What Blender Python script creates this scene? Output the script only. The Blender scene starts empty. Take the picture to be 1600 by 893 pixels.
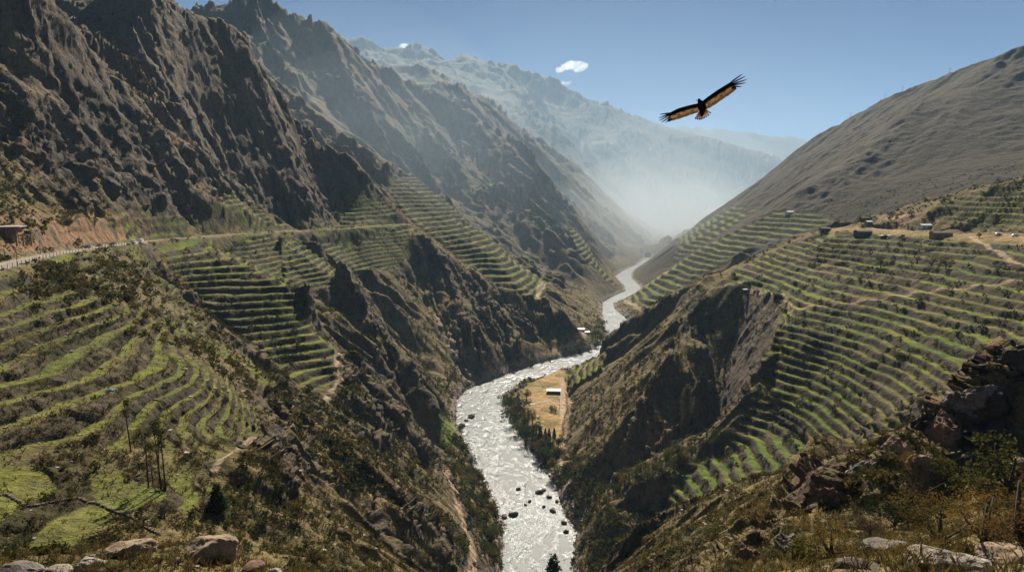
import bpy, bmesh, math, random, time
import numpy as np
from concurrent.futures import ThreadPoolExecutor
T0 = time.time()
random.seed(7); RNG = np.random.default_rng(7)
scene = bpy.context.scene
COL = scene.collection
R = math.radians
f32 = np.float32
def log(*a): print('[%.1fs]' % (time.time() - T0), *a, flush=True)

# ------------------------------------------------------------------ camera model: pixel of the 1600x893 frame + distance -> world point
FPX, PITCH, HOR = 1062.0, R(7.85), 300.0
def tdrop(v):                       # fall per metre of forward distance along the sight line through row v
    return math.tan(PITCH + math.atan((v - 446.5) / FPX))
def P(u, v, D):
    s = (446.5 - v) / FPX
    y = math.cos(PITCH) + s * math.sin(PITCH); z = -math.sin(PITCH) + s * math.cos(PITCH)
    k = D / y
    return ((u - 800) / FPX * k, D, z * k)
def PZ(u, v, z):                    # point of that sight line at height z
    return P(u, v, -z / tdrop(v))

# ------------------------------------------------------------------ noise
NT = 4
POOL = ThreadPoolExecutor(NT)
ANG = RNG.random(256) * 2 * np.pi
GX, GY = np.cos(ANG).astype(f32), np.sin(ANG).astype(f32)
def ihash(ix, iy, seed):
    h = ix.astype(np.uint32) * np.uint32(374761393) + iy.astype(np.uint32) * np.uint32(668265263) + np.uint32((seed * 2246822519) & 0xffffffff)
    h ^= h >> np.uint32(13); h *= np.uint32(1274126177); h ^= h >> np.uint32(16)
    return h
def _perlin(x, y, seed):
    fx = np.floor(x); fy = np.floor(y)
    ix = fx.astype(np.int32); iy = fy.astype(np.int32)
    x = (x - fx).astype(f32); y = (y - fy).astype(f32)
    u = x * x * x * (x * (x * 6 - 15) + 10); v = y * y * y * (y * (y * 6 - 15) + 10)
    def g(dx, dy):
        h = (ihash(ix + dx, iy + dy, seed) & np.uint32(255)).astype(np.int32)
        return GX[h] * (x - dx) + GY[h] * (y - dy)
    a = g(0, 0); b = g(1, 0); c = g(0, 1); d = g(1, 1)
    return (a + u * (b - a)) * (1 - v) + (c + u * (d - c)) * v
def _perlin3(x, y, z, seed):
    fx = np.floor(x); fy = np.floor(y); fz = np.floor(z)
    ix = fx.astype(np.int32); iy = fy.astype(np.int32); iz = fz.astype(np.int32)
    x = (x - fx).astype(f32); y = (y - fy).astype(f32); z = (z - fz).astype(f32)
    u = x * x * (3 - 2 * x); v = y * y * (3 - 2 * y); w = z * z * (3 - 2 * z)
    def g(dx, dy, dz):
        h = (ihash(ix + dx + (iz + dz) * 7919, iy + dy + (iz + dz) * 104729, seed) & np.uint32(255)).astype(np.int32)
        return G3[h, 0] * (x - dx) + G3[h, 1] * (y - dy) + G3[h, 2] * (z - dz)
    o = []
    for dz in (0, 1):
        a = g(0, 0, dz); a += u * (g(1, 0, dz) - a); c = g(0, 1, dz); c += u * (g(1, 1, dz) - c)
        o.append(a + v * (c - a))
    return o[0] + w * (o[1] - o[0])
G3 = RNG.normal(size=(256, 3)); G3 = (G3 / np.linalg.norm(G3, axis=1)[:, None]).astype(f32)
def noise3(x, y, z, lam, seed=0):
    return par(lambda a, b, c: _perlin3(a / lam, b / lam, c / lam, seed), x, y, z) * 1.5
def _facet(x, y, z, seed):
    fx = np.floor(x); fy = np.floor(y); fz = np.floor(z)
    ix = fx.astype(np.int32); iy = fy.astype(np.int32); iz = fz.astype(np.int32)
    x = (x - fx).astype(f32); y = (y - fy).astype(f32); z = (z - fz).astype(f32)
    best = np.full(x.shape, 9, f32); out = np.zeros(x.shape, f32)
    for i in (-1, 0, 1):
        for j in (-1, 0, 1):
            for k in (-1, 0, 1):
                h = ihash(ix + i + (iz + k) * 7919, iy + j + (iz + k) * 104729, seed)
                qx = x - i - (h & np.uint32(255)).astype(f32) / 255; qy = y - j - ((h >> np.uint32(8)) & np.uint32(255)).astype(f32) / 255
                qz = z - k - ((h >> np.uint32(16)) & np.uint32(255)).astype(f32) / 255
                d = qx * qx + qy * qy + qz * qz
                g = G3[((h >> np.uint32(5)) & np.uint32(255)).astype(np.int32)]
                val = g[:, 0] * qx + g[:, 1] * qy + g[:, 2] * qz + ((h >> np.uint32(20)) & np.uint32(255)).astype(f32) / 255 - .5
                w = d < best; best = np.where(w, d, best); out = np.where(w, val, out)
    return out
def facet(x, y, z, lam, seed=0):
    return par(lambda a, b, c: _facet(a / lam, b / lam, c / lam, seed), x, y, z)
def par(fn, *arrs):
    n = arrs[0].size
    if n < 20000: return fn(*arrs)
    cuts = np.linspace(0, n, NT * 3 + 1).astype(int)
    fl = [a.ravel() for a in arrs]
    res = list(POOL.map(lambda k: fn(*[a[cuts[k]:cuts[k + 1]] for a in fl]), range(NT * 3)))
    if isinstance(res[0], tuple):
        return tuple(np.concatenate([r[i] for r in res]).reshape(arrs[0].shape) for i in range(len(res[0])))
    return np.concatenate(res).reshape(arrs[0].shape)
def noise(x, y, lam, seed=0):
    return par(lambda a, b: _perlin(a / lam, b / lam, seed), x, y) * 1.5
def fbm(x, y, lam, octs=4, seed=0, gain=0.5):
    s = 0; a = 1.0; t = 0
    for o in range(octs):
        s = s + a * noise(x, y, lam / 2 ** o, seed + o * 17); t += a; a *= gain
    return s / t
def ridged(x, y, lam, octs=4, seed=0):
    s = 0; a = 1.0; t = 0
    for o in range(octs):
        s = s + a * (1 - 2 * np.abs(noise(x, y, lam / 2 ** o, seed + o * 31))); t += a; a *= 0.5
    return s / t
def _eros(px, py, dx, dy, seed):
    fx = np.floor(px); fy = np.floor(py)
    ix = fx.astype(np.int32); iy = fy.astype(np.int32)
    x = (px - fx).astype(f32); y = (py - fy).astype(f32)
    va = np.zeros_like(x); vs = np.zeros_like(x); wt = np.full_like(x, 1e-6)
    for i in (-1, 0, 1):
        for j in (-1, 0, 1):
            h = ihash(ix + i, iy + j, seed)
            hx = (h & np.uint32(1023)).astype(f32) / 1023; hy = ((h >> np.uint32(10)) & np.uint32(1023)).astype(f32) / 1023
            qx = x - i - hx * 0.8 - 0.1; qy = y - j - hy * 0.8 - 0.1
            w = np.exp(-2.6 * (qx * qx + qy * qy)); m = (qx * dx + qy * dy) * f32(6.2832)
            va += w * np.cos(m); vs -= w * np.sin(m); wt += w
    return va / wt, vs / wt
def smooth(a, b, x):
    t = np.clip((x - a) / (b - a), 0, 1); return t * t * (3 - 2 * t)

# ------------------------------------------------------------------ the lie of the land: ridge, gully, road and river lines
RZ = -200.0
LB = [(812,1150),(800,1050),(790,960),(787,893),(792,828),(780,795),(765,761),(745,727),(733,694),(714,660),(714,627),(728,610),(755,598),(790,585),(835,569),(880,558),(919,548),(944,535),(950,520),(945,500),(941,480),(942,472),(958,463),(978,454),(975,444),(961,432),(972,423),(994,414),(1005,405),(1009,401)]
RB = [(930,1150),(910,1050),(894,960),(889,893),(899,828),(879,795),(869,761),(845,727),(818,694),(798,660),(782,627),(790,612),(818,591),(855,588),(890,574),(921,561),(960,542),(985,520),(991,510),(978,497),(960,482),(957,473),(985,465),(1000,457),(1002,449),(985,434),(985,428),(990,421),(1002,415),(1014,406),(1017,402)]
LBW = [PZ(u, v, RZ) for u, v in LB]; RBW = [PZ(u, v, RZ) for u, v in RB]
LINES = []                          # world polylines
def L(*pts): LINES.append([P(*p) for p in pts])
def LZ(z, *pts): LINES.append([PZ(u, v, z) for u, v in pts])
def LA(*pts): LINES.append([tuple(map(float, p)) for p in pts])
ROAD = [P(*p) for p in [(-170,452,160),(-60,430,188),(0,415,215),(50,402,250),(100,393,290),(170,383,350),(230,376,420),(330,368,520),(440,361,650),(540,356,780),(600,352,880),(640,350,950)]]
LINES.append(ROAD)
# left wall
L((0,-120,420),(100,0,480),(161,60,540),(235,128,580),(285,178,620),(343,235,660),(400,290,690),(440,330,720),(455,358,720))
L((200,-100,650),(300,0,720),(370,60,790),(430,110,840),(470,165,870),(530,235,910),(580,290,930),(630,340,950),(640,352,950))
L((-150,-40,380),(0,70,400),(124,128,450),(201,188,480),(252,252,500),(336,300,540),(380,350,580))
L((60,30,520),(170,140,560),(270,235,600),(350,305,630),(405,352,640))
L((230,-10,780),(330,90,830),(420,195,870),(480,280,880),(525,345,860))
L((380,-60,1650),(425,0,1650),(470,35,1650),(495,33,1700),(530,55,1720),(560,75,1750),(590,97,1780),(640,130,1800),(690,155,1800),(740,190,1800),(800,225,1760),(830,250,1720),(850,285,1650),(870,325,1560),(900,375,1450),(925,430,1320),(942,475,1180))
L((600,130,1660),(652,225,1560),(668,290,1420),(715,345,1260),(765,385,1150),(830,440,1050),(880,480,950))
L((500,200,1150),(560,250,1120),(627,310,1080),(681,350,1040),(721,377,1000),(768,411,960),(822,448,900),(845,470,880),(880,495,860),(909,515,850),(915,535,825))
L((640,240,1420),(700,310,1280),(751,360,1160),(802,404,1060),(849,442,980))
L((690,380,960),(748,434,900),(785,488,830),(815,532,770),(815,565,735))
L((650,365,900),(679,389,880),(700,440,840),(730,490,780),(755,526,730),(758,560,700),(752,588,695))
L((690,395,960),(730,455,900),(770,525,800),(790,570,740))
L((700,378,1010),(760,430,960),(800,490,880),(850,540,800))
L((640,355,920),(630,390,860),(628,415,830),(641,459,780),(660,510,725),(673,543,700),(695,575,660),(710,610,630))
L((660,420,870),(672,485,800),(705,540,740),(735,590,705))
L((455,358,720),(500,400,660),(539,441,600),(560,465,580),(577,485,560),(600,525,530),(624,566,510),(653,628,480),(670,650,480))
L((520,360,820),(560,410,760),(590,450,720),(620,525,650),(660,585,600),(700,625,575))
L((300,372,480),(380,400,440),(440,430,415),(467,450,405),(475,490,390),(507,520,375),(534,537,370),(577,569,360),(624,622,350),(655,665,360))
L((480,400,600),(510,460,560),(540,510,525),(580,565,495),(620,610,470),(660,660,452),(683,695,450))
LZ(-192,(672,640),(700,650),(690,700),(705,690))
L((250,440,350),(310,500,320),(350,530,305),(400,565,290),(440,600,275),(500,640,260),(560,680,250),(610,720,240),(650,760,230),(690,805,222))
L((280,460,390),(350,520,350),(430,580,330),(500,620,320),(560,655,320),(620,690,320),(660,720,350))
L((330,745,125),(433,690,148),(487,795,130),(533,862,118),(570,940,102))
L((430,650,240),(470,700,230),(520,760,215),(580,830,205),(640,900,195),(670,960,185))
PATH_L = [P(*p) for p in [(676,722,405),(690,742,385),(706,772,360),(722,805,335),(738,840,310),(742,868,294),(738,893,280),(728,925,262)]]
LINES.append(PATH_L)
L((0,740,115),(120,670,130),(240,600,165),(330,570,200),(420,575,255))
L((0,590,150),(100,560,165),(190,510,200),(260,480,260))
L((-150,480,165),(0,480,180),(120,450,220),(220,420,300))
L((-120,850,88),(60,850,92),(170,800,105),(250,760,112),(340,785,115))
L((-200,900,22),(50,885,24),(200,862,25),(310,850,26),(430,870,24),(520,900,22))
LA((-70,55,-37),(-40,55,-36),(-20,52,-37),(0,48,-42))
LA((-8,3,-3.2),(-5,7,-5.2),(0,8,-5.6),(5,8,-5.5),(9,5,-4))
LA((0,60,-52),(2,100,-80),(8,150,-108),(12,185,-124),(13,200,-150),(13,212,-188))
# right wall
LZ(-194,(803,622),(825,600),(880,582),(882,640),(872,688),(845,690),(825,655),(803,622))
L((1285,352,640),(1220,383,640),(1170,400,640),(1130,420,640),(1080,435,620),(1050,470,650),(1000,520,690),(950,556,735),(895,579,745))
L((1105,450,605),(1085,480,575),(1040,560,488),(1000,630,425),(965,690,410),(925,735,418))
PATH_R = [PZ(882,593,-193),PZ(894,637,-191),PZ(888,660,-190),PZ(879,690,-190),PZ(875,727,-190)]
LINES.append(PATH_R)
L((880,750,425),(900,775,395),(940,765,398),(1000,735,405),(1080,700,425),(1120,650,460),(1135,590,505),(1150,525,535))
L((1285,352,640),(1340,357,600),(1400,360,570),(1480,362,530),(1540,364,500),(1600,368,460),(1750,378,370))
L((1300,366,575),(1400,368,540),(1480,370,505),(1560,376,455),(1620,385,415))
L((1370,335,660),(1420,312,650),(1480,300,620),(1540,285,580),(1600,270,540),(1750,235,480))
PATH_T = [P(*p) for p in [(1235,475,450),(1300,470,430),(1350,466,422),(1400,460,415),(1500,450,392),(1600,438,370),(1700,428,345)]]
LINES.append(PATH_T)
L((1150,447,568),(1190,455,530),(1222,463,490),(1235,475,452),(1215,500,430),(1200,560,405),(1190,610,385),(1165,645,370))
L((1215,500,430),(1330,530,375),(1440,562,325),(1590,600,270))
L((1165,645,370),(1230,672,345),(1290,700,310),(1350,720,270))
L((1000,770,350),(1060,755,342),(1130,715,345),(1180,690,345))
L((910,800,370),(960,790,350),(1000,775,345))
LA((205,880,-165),(350,870,-125),(480,850,-85),(600,810,-40),(800,760,30))
L((975,470,1185),(1005,448,1180),(1060,408,1190),(1120,375,1200),(1200,335,1200),(1300,270,1250),(1440,150,1400))
LA((450,2230,-197),(520,2550,-192),(640,2950,-186),(820,3350,-180))
L((985,468,1105),(980,478,1050),(983,490,1000))
L((985,440,1560),(1020,400,1800),(1080,360,1900),(1150,310,1950),(1215,260,1950),(1255,225,1900),(1290,200,1850),(1330,180,1800),(1370,155,1780),(1400,140,1750),(1440,130,1700),(1500,105,1620),(1600,65,1500),(1750,10,1400))
L((1000,445,1430),(1060,400,1520),(1150,335,1560),(1250,262,1580),(1380,180,1600))
L((1020,497,1020),(1060,480,1020),(1100,460,1000))
L((1750,480,95),(1600,530,95),(1550,570,92),(1500,600,92),(1440,655,90),(1400,675,88),(1340,700,86),(1290,725,84),(1265,780,78),(1200,830,74),(1130,875,68),(1080,930,60))
L((1400,690,120),(1290,700,150),(1200,715,165),(1100,745,180),(1050,775,190),(1000,795,200),(950,820,215),(905,850,235),(888,885,250))
L((1250,893,16),(1350,880,14),(1450,870,13.5),(1600,848,13),(1750,830,12))
L((1330,835,66),(1420,785,76),(1500,735,82),(1600,665,86),(1750,610,86))
L((1330,868,45),(1420,838,45),(1600,798,42),(1750,772,40))
# far
L((895,330,1900),(920,380,1750),(945,415,1600),(962,445,1440))
L((600,85,3600),(615,95,3500),(655,98,3400),(690,120,3300),(740,145,3200),(780,170,3100),(830,205,3000),(870,235,2900),(905,265,2800),(930,300,2650),(965,340,2500),(995,380,2350))
L((700,110,2450),(800,190,2400),(860,290,2250),(920,360,2050),(950,405,1850))
L((480,60,8200),(560,70,8000),(600,82,8000),(630,88,8000),(660,78,8000),(675,82,7900),(690,98,7800),(740,100,7700),(765,97,7600),(790,115,7500),(830,125,7300),(880,140,7000),(960,165,6600),(1000,185,6400),(1060,195,6200),(1130,215,5900),(1205,255,5500),(1260,290,5200))
L((880,140,7000),(900,200,6000),(950,265,5000),(990,325,4200),(1020,368,3400))
L((960,165,6600),(1030,232,5600),(1080,290,5000),(1110,345,4400))
L((820,130,5600),(860,190,4900),(900,240,4200),(950,300,3500),(985,355,2900))
L((930,200,5600),(1000,280,4700),(1040,340,4000))
L((900,190,14500),(1000,196,14000),(1085,203,14000),(1105,200,14000),(1120,206,14000),(1150,212,14000),(1180,211,14000),(1220,220,14000),(1255,219,14000),(1420,235,14000))
LA((-3500,10500,300),(-1500,10800,200),(800,10600,100),(3000,9500,0),(5000,8600,0),(8000,8000,300))
LA((820,3350,-180),(1300,4300,-150),(2000,5200,-50))

# ------------------------------------------------------------------ membrane through those lines on a conformal (log-polar) sheet
TH0, TH1 = R(-72), R(72)
LR0, LR1 = math.log(3.0), math.log(19000.0)
def tl(p): return math.atan2(p[0], p[1]), math.log(max(3.0, math.hypot(p[0], p[1])))
def solve(d):
    nt = int((TH1 - TH0) / d) + 1; nr = int((LR1 - LR0) / d) + 1
    S = np.zeros((nr, nt)); N = np.zeros((nr, nt))
    for ln in LINES + [LBW, RBW]:
        for a, b in zip(ln[:-1], ln[1:]):
            ta, la = tl(a); tb, lb = tl(b)
            n = max(2, int(3 * max(abs(tb - ta), abs(lb - la)) / d) + 2)
            k = np.linspace(0, 1, n)
            X = a[0] + (b[0] - a[0]) * k; Y = a[1] + (b[1] - a[1]) * k; Z = a[2] + (b[2] - a[2]) * k
            it = np.round((np.arctan2(X, Y) - TH0) / d).astype(int); ir = np.round((np.log(np.hypot(X, Y)) - LR0) / d).astype(int)
            ok = (it >= 0) & (it < nt) & (ir >= 0) & (ir < nr)
            np.add.at(S, (ir[ok], it[ok]), Z[ok]); np.add.at(N, (ir[ok], it[ok]), 1)
    return S, N
def inpoly(x, y, poly):
    r = np.zeros(x.shape, bool); n = len(poly); j = n - 1
    for i in range(n):
        xi, yi = poly[i]; xj, yj = poly[j]
        c = ((yi > y) != (yj > y))
        r ^= c & (x < (xj - xi) * (y - yi) / (yj - yi + 1e-12) + xi); j = i
    return r
RIVPOLY = [tl(p) for p in LBW] + [tl(p) for p in RBW[::-1]]
def membrane():
    Z = None
    for lev, d in enumerate((0.08, 0.04, 0.02, 0.01, 0.005)):
        S, N = solve(d); fix = N > 0
        C = np.where(fix, S / np.maximum(N, 1), 0)
        nr, nt = S.shape
        TT, LL = np.meshgrid(TH0 + np.arange(nt) * d, LR0 + np.arange(nr) * d)
        riv = inpoly(TT, LL, RIVPOLY); C[riv] = RZ - 3; fix |= riv
        if Z is None: Z = np.full(S.shape, -60.0)
        else:
            pr = np.minimum(np.arange(nr) / 2, Z.shape[0] - 1.001); pt = np.minimum(np.arange(nt) / 2, Z.shape[1] - 1.001)
            i = pr.astype(int)[:, None]; j = pt.astype(int)[None]; a = (pr % 1)[:, None]; b = (pt % 1)[None]
            Z = Z[i, j] * (1 - a) * (1 - b) + Z[i + 1, j] * a * (1 - b) + Z[i, j + 1] * (1 - a) * b + Z[i + 1, j + 1] * a * b
        Z[fix] = C[fix]
        for it in range((900, 500, 250, 150, 70)[lev]):
            Pd = np.pad(Z, 1, mode='edge')
            Z = 0.25 * (Pd[:-2, 1:-1] + Pd[2:, 1:-1] + Pd[1:-1, :-2] + Pd[1:-1, 2:]); Z[fix] = C[fix]
    LRR = (LR0 + np.arange(nr) * d)[:, None]
    for it in range(64):
        Pd = np.pad(Z, 1, mode='edge'); B = 0.125 * (Pd[:-2, 1:-1] + Pd[2:, 1:-1] + Pd[1:-1, :-2] + Pd[1:-1, 2:]) + 0.5 * Z; Z = np.where(riv | ((LRR > math.log(420)) & (it > 26)), Z, B)
    return Z, d
ZB, DB = membrane()
log('membrane', ZB.shape)
def base(th, lr):
    a = np.clip((lr - LR0) / DB, 0, ZB.shape[0] - 1.001); b = np.clip((th - TH0) / DB, 0, ZB.shape[1] - 1.001)
    def fn(a, b):
        i = a.astype(np.int32); j = b.astype(np.int32); a = (a - i); b = (b - j)
        return ((ZB[i, j] * (1 - b) + ZB[i, j + 1] * b) * (1 - a) + (ZB[i + 1, j] * (1 - b) + ZB[i + 1, j + 1] * b) * a).astype(f32)
    return par(fn, a, b)
def snap(u, v, D):                  # move a guessed distance onto the ground seen through that pixel
    d = D * np.exp(np.linspace(math.log(.62), math.log(1.6), 240)); x, y, z1 = P(u, v, 1.0)
    g = base(np.full(d.shape, math.atan2(x, 1.0)), np.log(d * math.hypot(x, 1.0)))
    up = g > z1 * d
    k = np.nonzero(up[1:] & ~up[:-1])[0]
    if len(k) == 0: return D
    return float(d[k[np.argmin(np.abs(np.log(d[k] / D)))] + 1])
def P2(u, v, D): return P(u, v, snap(u, v, D))
def field(poly, th, lr, soft):      # signed-ish soft mask of a plan polygon given as (u,v,D) corners
    pp = [tl(P2(*p)) for p in poly]
    d = 0.01
    tA = min(p[0] for p in pp) - .15; tB = max(p[0] for p in pp) + .15; lA = min(p[1] for p in pp) - .15; lB = max(p[1] for p in pp) + .15
    m = (th > tA) & (th < tB) & (lr > lA) & (lr < lB)
    out = np.zeros(th.shape, f32)
    x = th[m]; y = lr[m]
    ins = inpoly(x, y, pp); dist = np.full(x.shape, 9.0)
    for a, b in zip(pp, pp[1:] + pp[:1]):
        ax, ay = a; dx, dy = b[0] - ax, b[1] - ay
        k = np.clip(((x - ax) * dx + (y - ay) * dy) / (dx * dx + dy * dy + 1e-12), 0, 1)
        dist = np.minimum(dist, np.hypot(x - ax - k * dx, y - ay - k * dy))
    sd = np.where(ins, dist, -dist) * np.exp(y)      # metres, + inside
    out[m] = smooth(-soft, soft, sd).astype(f32)
    return out
def linedist(ln, th, lr, reach):
    """distance in metres (plan) to a world polyline, only evaluated near it"""
    pp = np.array([tl(p) for p in ln]); X = np.array([p[0] for p in ln]); Y = np.array([p[1] for p in ln])
    e = 0.12
    m = (th > pp[:, 0].min() - e) & (th < pp[:, 0].max() + e) & (lr > pp[:, 1].min() - e) & (lr < pp[:, 1].max() + e)
    out = np.full(th.shape, 1e6, f32); zz = np.zeros(th.shape, f32)
    r = np.exp(lr[m]); x = r * np.sin(th[m]); y = r * np.cos(th[m])
    best = np.full(x.shape, 1e6); bz = np.zeros(x.shape)
    for a, b in zip(ln[:-1], ln[1:]):
        dx, dy = b[0] - a[0], b[1] - a[1]
        k = np.clip(((x - a[0]) * dx + (y - a[1]) * dy) / (dx * dx + dy * dy + 1e-9), 0, 1)
        q = np.hypot(x - a[0] - k * dx, y - a[1] - k * dy)
        w = q < best; best[w] = q[w]; bz[w] = (a[2] + (b[2] - a[2]) * k)[w]
    out[m] = best; zz[m] = bz
    return out, zz
# ------------------------------------------------------------------ terrain mesh
QUICK = 1.0
def dens_axis(lo, hi, n, f):
    t = np.linspace(lo, hi, 4000); w = f(t); c = np.concatenate([[0], np.cumsum((w[1:] + w[:-1]) / 2)]); c /= c[-1]
    return np.interp(np.linspace(0, 1, n), c, t)
NTH, NLR = int(1400 * QUICK), int(2100 * QUICK)
tha = dens_axis(TH0, TH1, NTH, lambda t: np.where(np.abs(t) < R(39), 1.0, 0.12))
lra = dens_axis(LR0, LR1, NLR, lambda t: 0.35 + 1.0 * smooth(3.2, 4.4, t) * (1 - smooth(7.3, 8.3, t)) + 0.5 * smooth(7.8, 8.3, t) * (1 - smooth(9.0, 9.2, t)))
TH, LR = np.meshgrid(tha, lra); TH = TH.astype(np.float64)
RR = np.exp(LR); X = RR * np.sin(TH); Y = RR * np.cos(TH)
shape = X.shape
# wandering of the lines so that no ridge runs dead straight
wx = fbm(X, Y, 160, 4, 3); wy = fbm(X, Y, 160, 4, 9)
amp = np.clip(0.05 * RR, 0, 16) * smooth(60, 200, RR)
rivd = np.minimum(*[linedist(l, TH, LR, 80)[0] for l in (LBW, RBW)])
inriv = inpoly(TH, LR, RIVPOLY)
rivd = np.where(inriv, 0, rivd)
keep = np.minimum(smooth(5, 90, rivd), 1)
amp2 = amp * keep
WX = X + wx * amp2; WY = Y + wy * amp2
Z = base(np.arctan2(WX, WY), np.log(np.hypot(WX, WY)))
log('base')
def grad(Z):
    dzt = np.gradient(Z, axis=1) / np.gradient(TH, axis=1) / RR
    dzr = np.gradient(Z, axis=0) / np.gradient(LR, axis=0) / RR
    s, c = np.sin(TH), np.cos(TH)
    return (dzt * c + dzr * s).astype(f32), (-dzt * s + dzr * c).astype(f32)
TERR = [   # terraced zones: polygon (u,v,D), step, edge softness
 ('R2', [(1285,356,615),(1225,384,625),(1170,402,625),(1135,422,612),(1150,446,566),(1190,454,530),(1230,473,455),(1218,500,432),(1205,560,408),(1190,610,388),(1290,690,315),(1420,650,300),(1590,600,262),(1760,560,220),(1760,390,370),(1560,376,458),(1400,367,545)], 3.5, 5),
 ('R2low', [(1190,615,386),(1165,648,372),(1130,700,350),(1055,740,348),(1040,775,345),(1120,790,320),(1300,740,290),(1420,660,290),(1290,690,318)], 3.8, 6),
 ('R2up', [(1480,345,560),(1600,345,500),(1750,345,420),(1750,290,460),(1600,290,530),(1500,310,600)], 4.0, 12),
 ('L0', [(-200,470,165),(0,430,205),(120,400,270),(230,395,370),(270,450,350),(330,520,312),(430,590,272),(410,640,215),(400,680,158),(330,735,128),(340,800,112),(200,800,104),(60,860,90),(-200,860,80)], 2.3, 4),
 ('S2', [(240,384,440),(330,374,515),(420,368,600),(445,372,640),(440,425,430),(466,452,408),(475,490,392),(507,520,377),(530,537,372),(520,590,352),(470,600,330),(380,520,370),(300,450,390)], 3.3, 5),
 ('S3', [(450,366,690),(470,380,690),(540,442,602),(520,455,600),(440,436,560),(440,380,640)], 3.6, 5),
 ('Lup', [(180,356,470),(260,366,500),(410,355,640),(440,352,690),(400,315,660),(330,300,600),(180,320,480)], 3.6, 8),
 ('S4', [(500,352,820),(600,346,905),(640,345,955),(640,390,865),(628,416,832),(600,420,800),(520,410,720),(470,380,690)], 4.2, 8),
 ('S4up', [(500,345,860),(630,342,950),(600,315,960),(540,310,930)], 5.0, 10),
 ('S6', [(605,290,1105),(640,262,1180),(690,310,1160),(740,350,1110),(805,398,1045),(855,440,975),(845,470,890),(820,470,870),(740,420,930),(690,375,985),(640,340,1050)], 6.5, 7),
 ('S8', [(885,350,1850),(910,370,1790),(965,448,1420),(945,440,1430),(900,390,1700)], 8.0, 10),
 ('R1a', [(975,472,1180),(1060,410,1190),(1130,372,1200),(1210,332,1200),(1260,330,1120),(1300,345,1000),(1200,380,1000),(1100,425,1060),(1010,482,1120)], 7.5, 9),
 ('R1b', [(1060,372,1850),(1150,320,1800),(1180,330,1600),(1060,400,1560)], 10.0, 14),
 ('HF', [(890,572,745),(940,555,735),(945,575,690),(890,605,660)], 5.0, 5),
]
tmask = np.zeros(shape, f32); tstep = np.full(shape, 4.0, f32)
for nm, poly, st, so in TERR:
    m = field(poly, TH, LR, so)
    w = m > tmask; tstep[w] = st; tmask = np.maximum(tmask, m)
road_d, road_z = linedist(ROAD, TH, LR, 60)
FLAT = field([(812,624,560),(828,602,660),(882,580,740),(886,640,575),(876,692,500),(846,690,500),(828,655,550)], TH, LR, 5)
BENCH = field([(1285,352,640),(1400,359,575),(1600,366,470),(1640,384,410),(1560,376,458),(1400,368,540),(1300,366,575)], TH, LR, 4)
calm = np.clip(np.maximum.reduce([tmask * 0.92, FLAT, BENCH, 1 - smooth(6, 20, road_d), 1 - smooth(2, np.clip(RR * .06, 40, 150), rivd)]), 0, 1)
SPUR = field([(1292,343,665),(1230,374,665),(1130,410,665),(1070,428,640),(1080,448,610),(1130,432,600),(1230,394,610),(1292,362,610)], TH, LR, 8)
UPH = field([(1350,348,590),(1420,300,670),(1600,258,550),(1750,225,480),(1750,360,400),(1600,362,475),(1400,357,578)], TH, LR, 15)
FLANK = field([(1080,440,620),(1000,522,688),(950,558,733),(895,582,740),(885,660,550),(880,740,430),(940,755,405),(1010,720,400),(1075,660,430),(1090,560,500),(1100,470,590)], TH, LR, 8)
BAY = field([(1060,436,640),(1140,424,615),(1240,470,458),(1222,510,432),(1185,610,392),(1110,600,490),(1090,500,570)], TH, LR, 8)
calm = np.maximum(calm, np.maximum.reduce([.92 * SPUR, .72 * UPH, .6 * FLANK, .75 * BAY]))
near = smooth(12, 90, RR)
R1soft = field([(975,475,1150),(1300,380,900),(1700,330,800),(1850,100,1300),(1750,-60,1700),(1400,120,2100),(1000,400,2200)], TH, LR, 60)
gx, gy = grad(Z)
log('masks')
# gullies and ribs that follow the fall line
hx = np.zeros(shape, f32); E = np.zeros(shape, f32)
rough = 0.55 + 0.75 * smooth(-0.35, 0.5, fbm(X, Y, 420, 3, 40))
def erode(lam, k, ampl, seed, msk):
    global E, gx, gy
    idx = np.nonzero((msk > 0.02).ravel())[0]
    x = X.ravel()[idx]; y = Y.ravel()[idx]; am0 = lam
    if lam > 12: lam, k = lam * 2.1, k * 2.1         # several ribs to a cell: long gullies rather than dimples
    ax = gx.ravel()[idx]; ay = gy.ravel()[idx]
    n = np.hypot(ax, ay) + 1e-3
    s = np.clip(n / 0.5, 0, 1.2) / n * k
    dx = (ay * s).astype(f32); dy = (-ax * s).astype(f32)
    c, sn = par(lambda a, b, p, q: _eros(a / lam, b / lam, p, q, seed), x, y, dx, dy)
    if am0 >= 30:                    # knife-edged crests, open gullies
        q_ = np.sqrt(np.clip((1 - c) / 2, 1e-3, 1)); sn = sn * np.clip(.5 / q_, 0, 1.6); c = 1.25 - 2 * q_
    w = (ampl * np.clip(n / 0.45, 0, 1.3) * msk.ravel()[idx]).astype(f32)
    E.ravel()[idx] += c * w
    gx.ravel()[idx] += sn * dx * 6.28 / lam * w * 0.6; gy.ravel()[idx] += sn * dy * 6.28 / lam * w * 0.6
wild = (1 - calm) * near * (1 - .76 * R1soft)
farm = smooth(2600, 4200, RR)
erode(1500, 1.0, 60, 1, farm * wild)
erode(600, 1.0, 20, 8, farm * wild)
erode(420, 1.0, 30, 2, smooth(900, 1500, RR) * wild)
E += ((70 * (0.3 - np.abs(noise(X, Y, 1100, 70))) - 45) * farm + 26 * ridged(X, Y, 420, 2, 71) * smooth(6500, 7500, RR) + (150 * ridged(X, Y, 950, 3, 72) + 35 * ridged(X, Y, 260, 2, 73)) * smooth(500, 1300, Z) * farm).astype(f32) * wild
erode(190, 1.0, 17, 3, smooth(150, 400, RR) * (1 - .92 * smooth(3500, 5500, RR)) * wild * rough)
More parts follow.
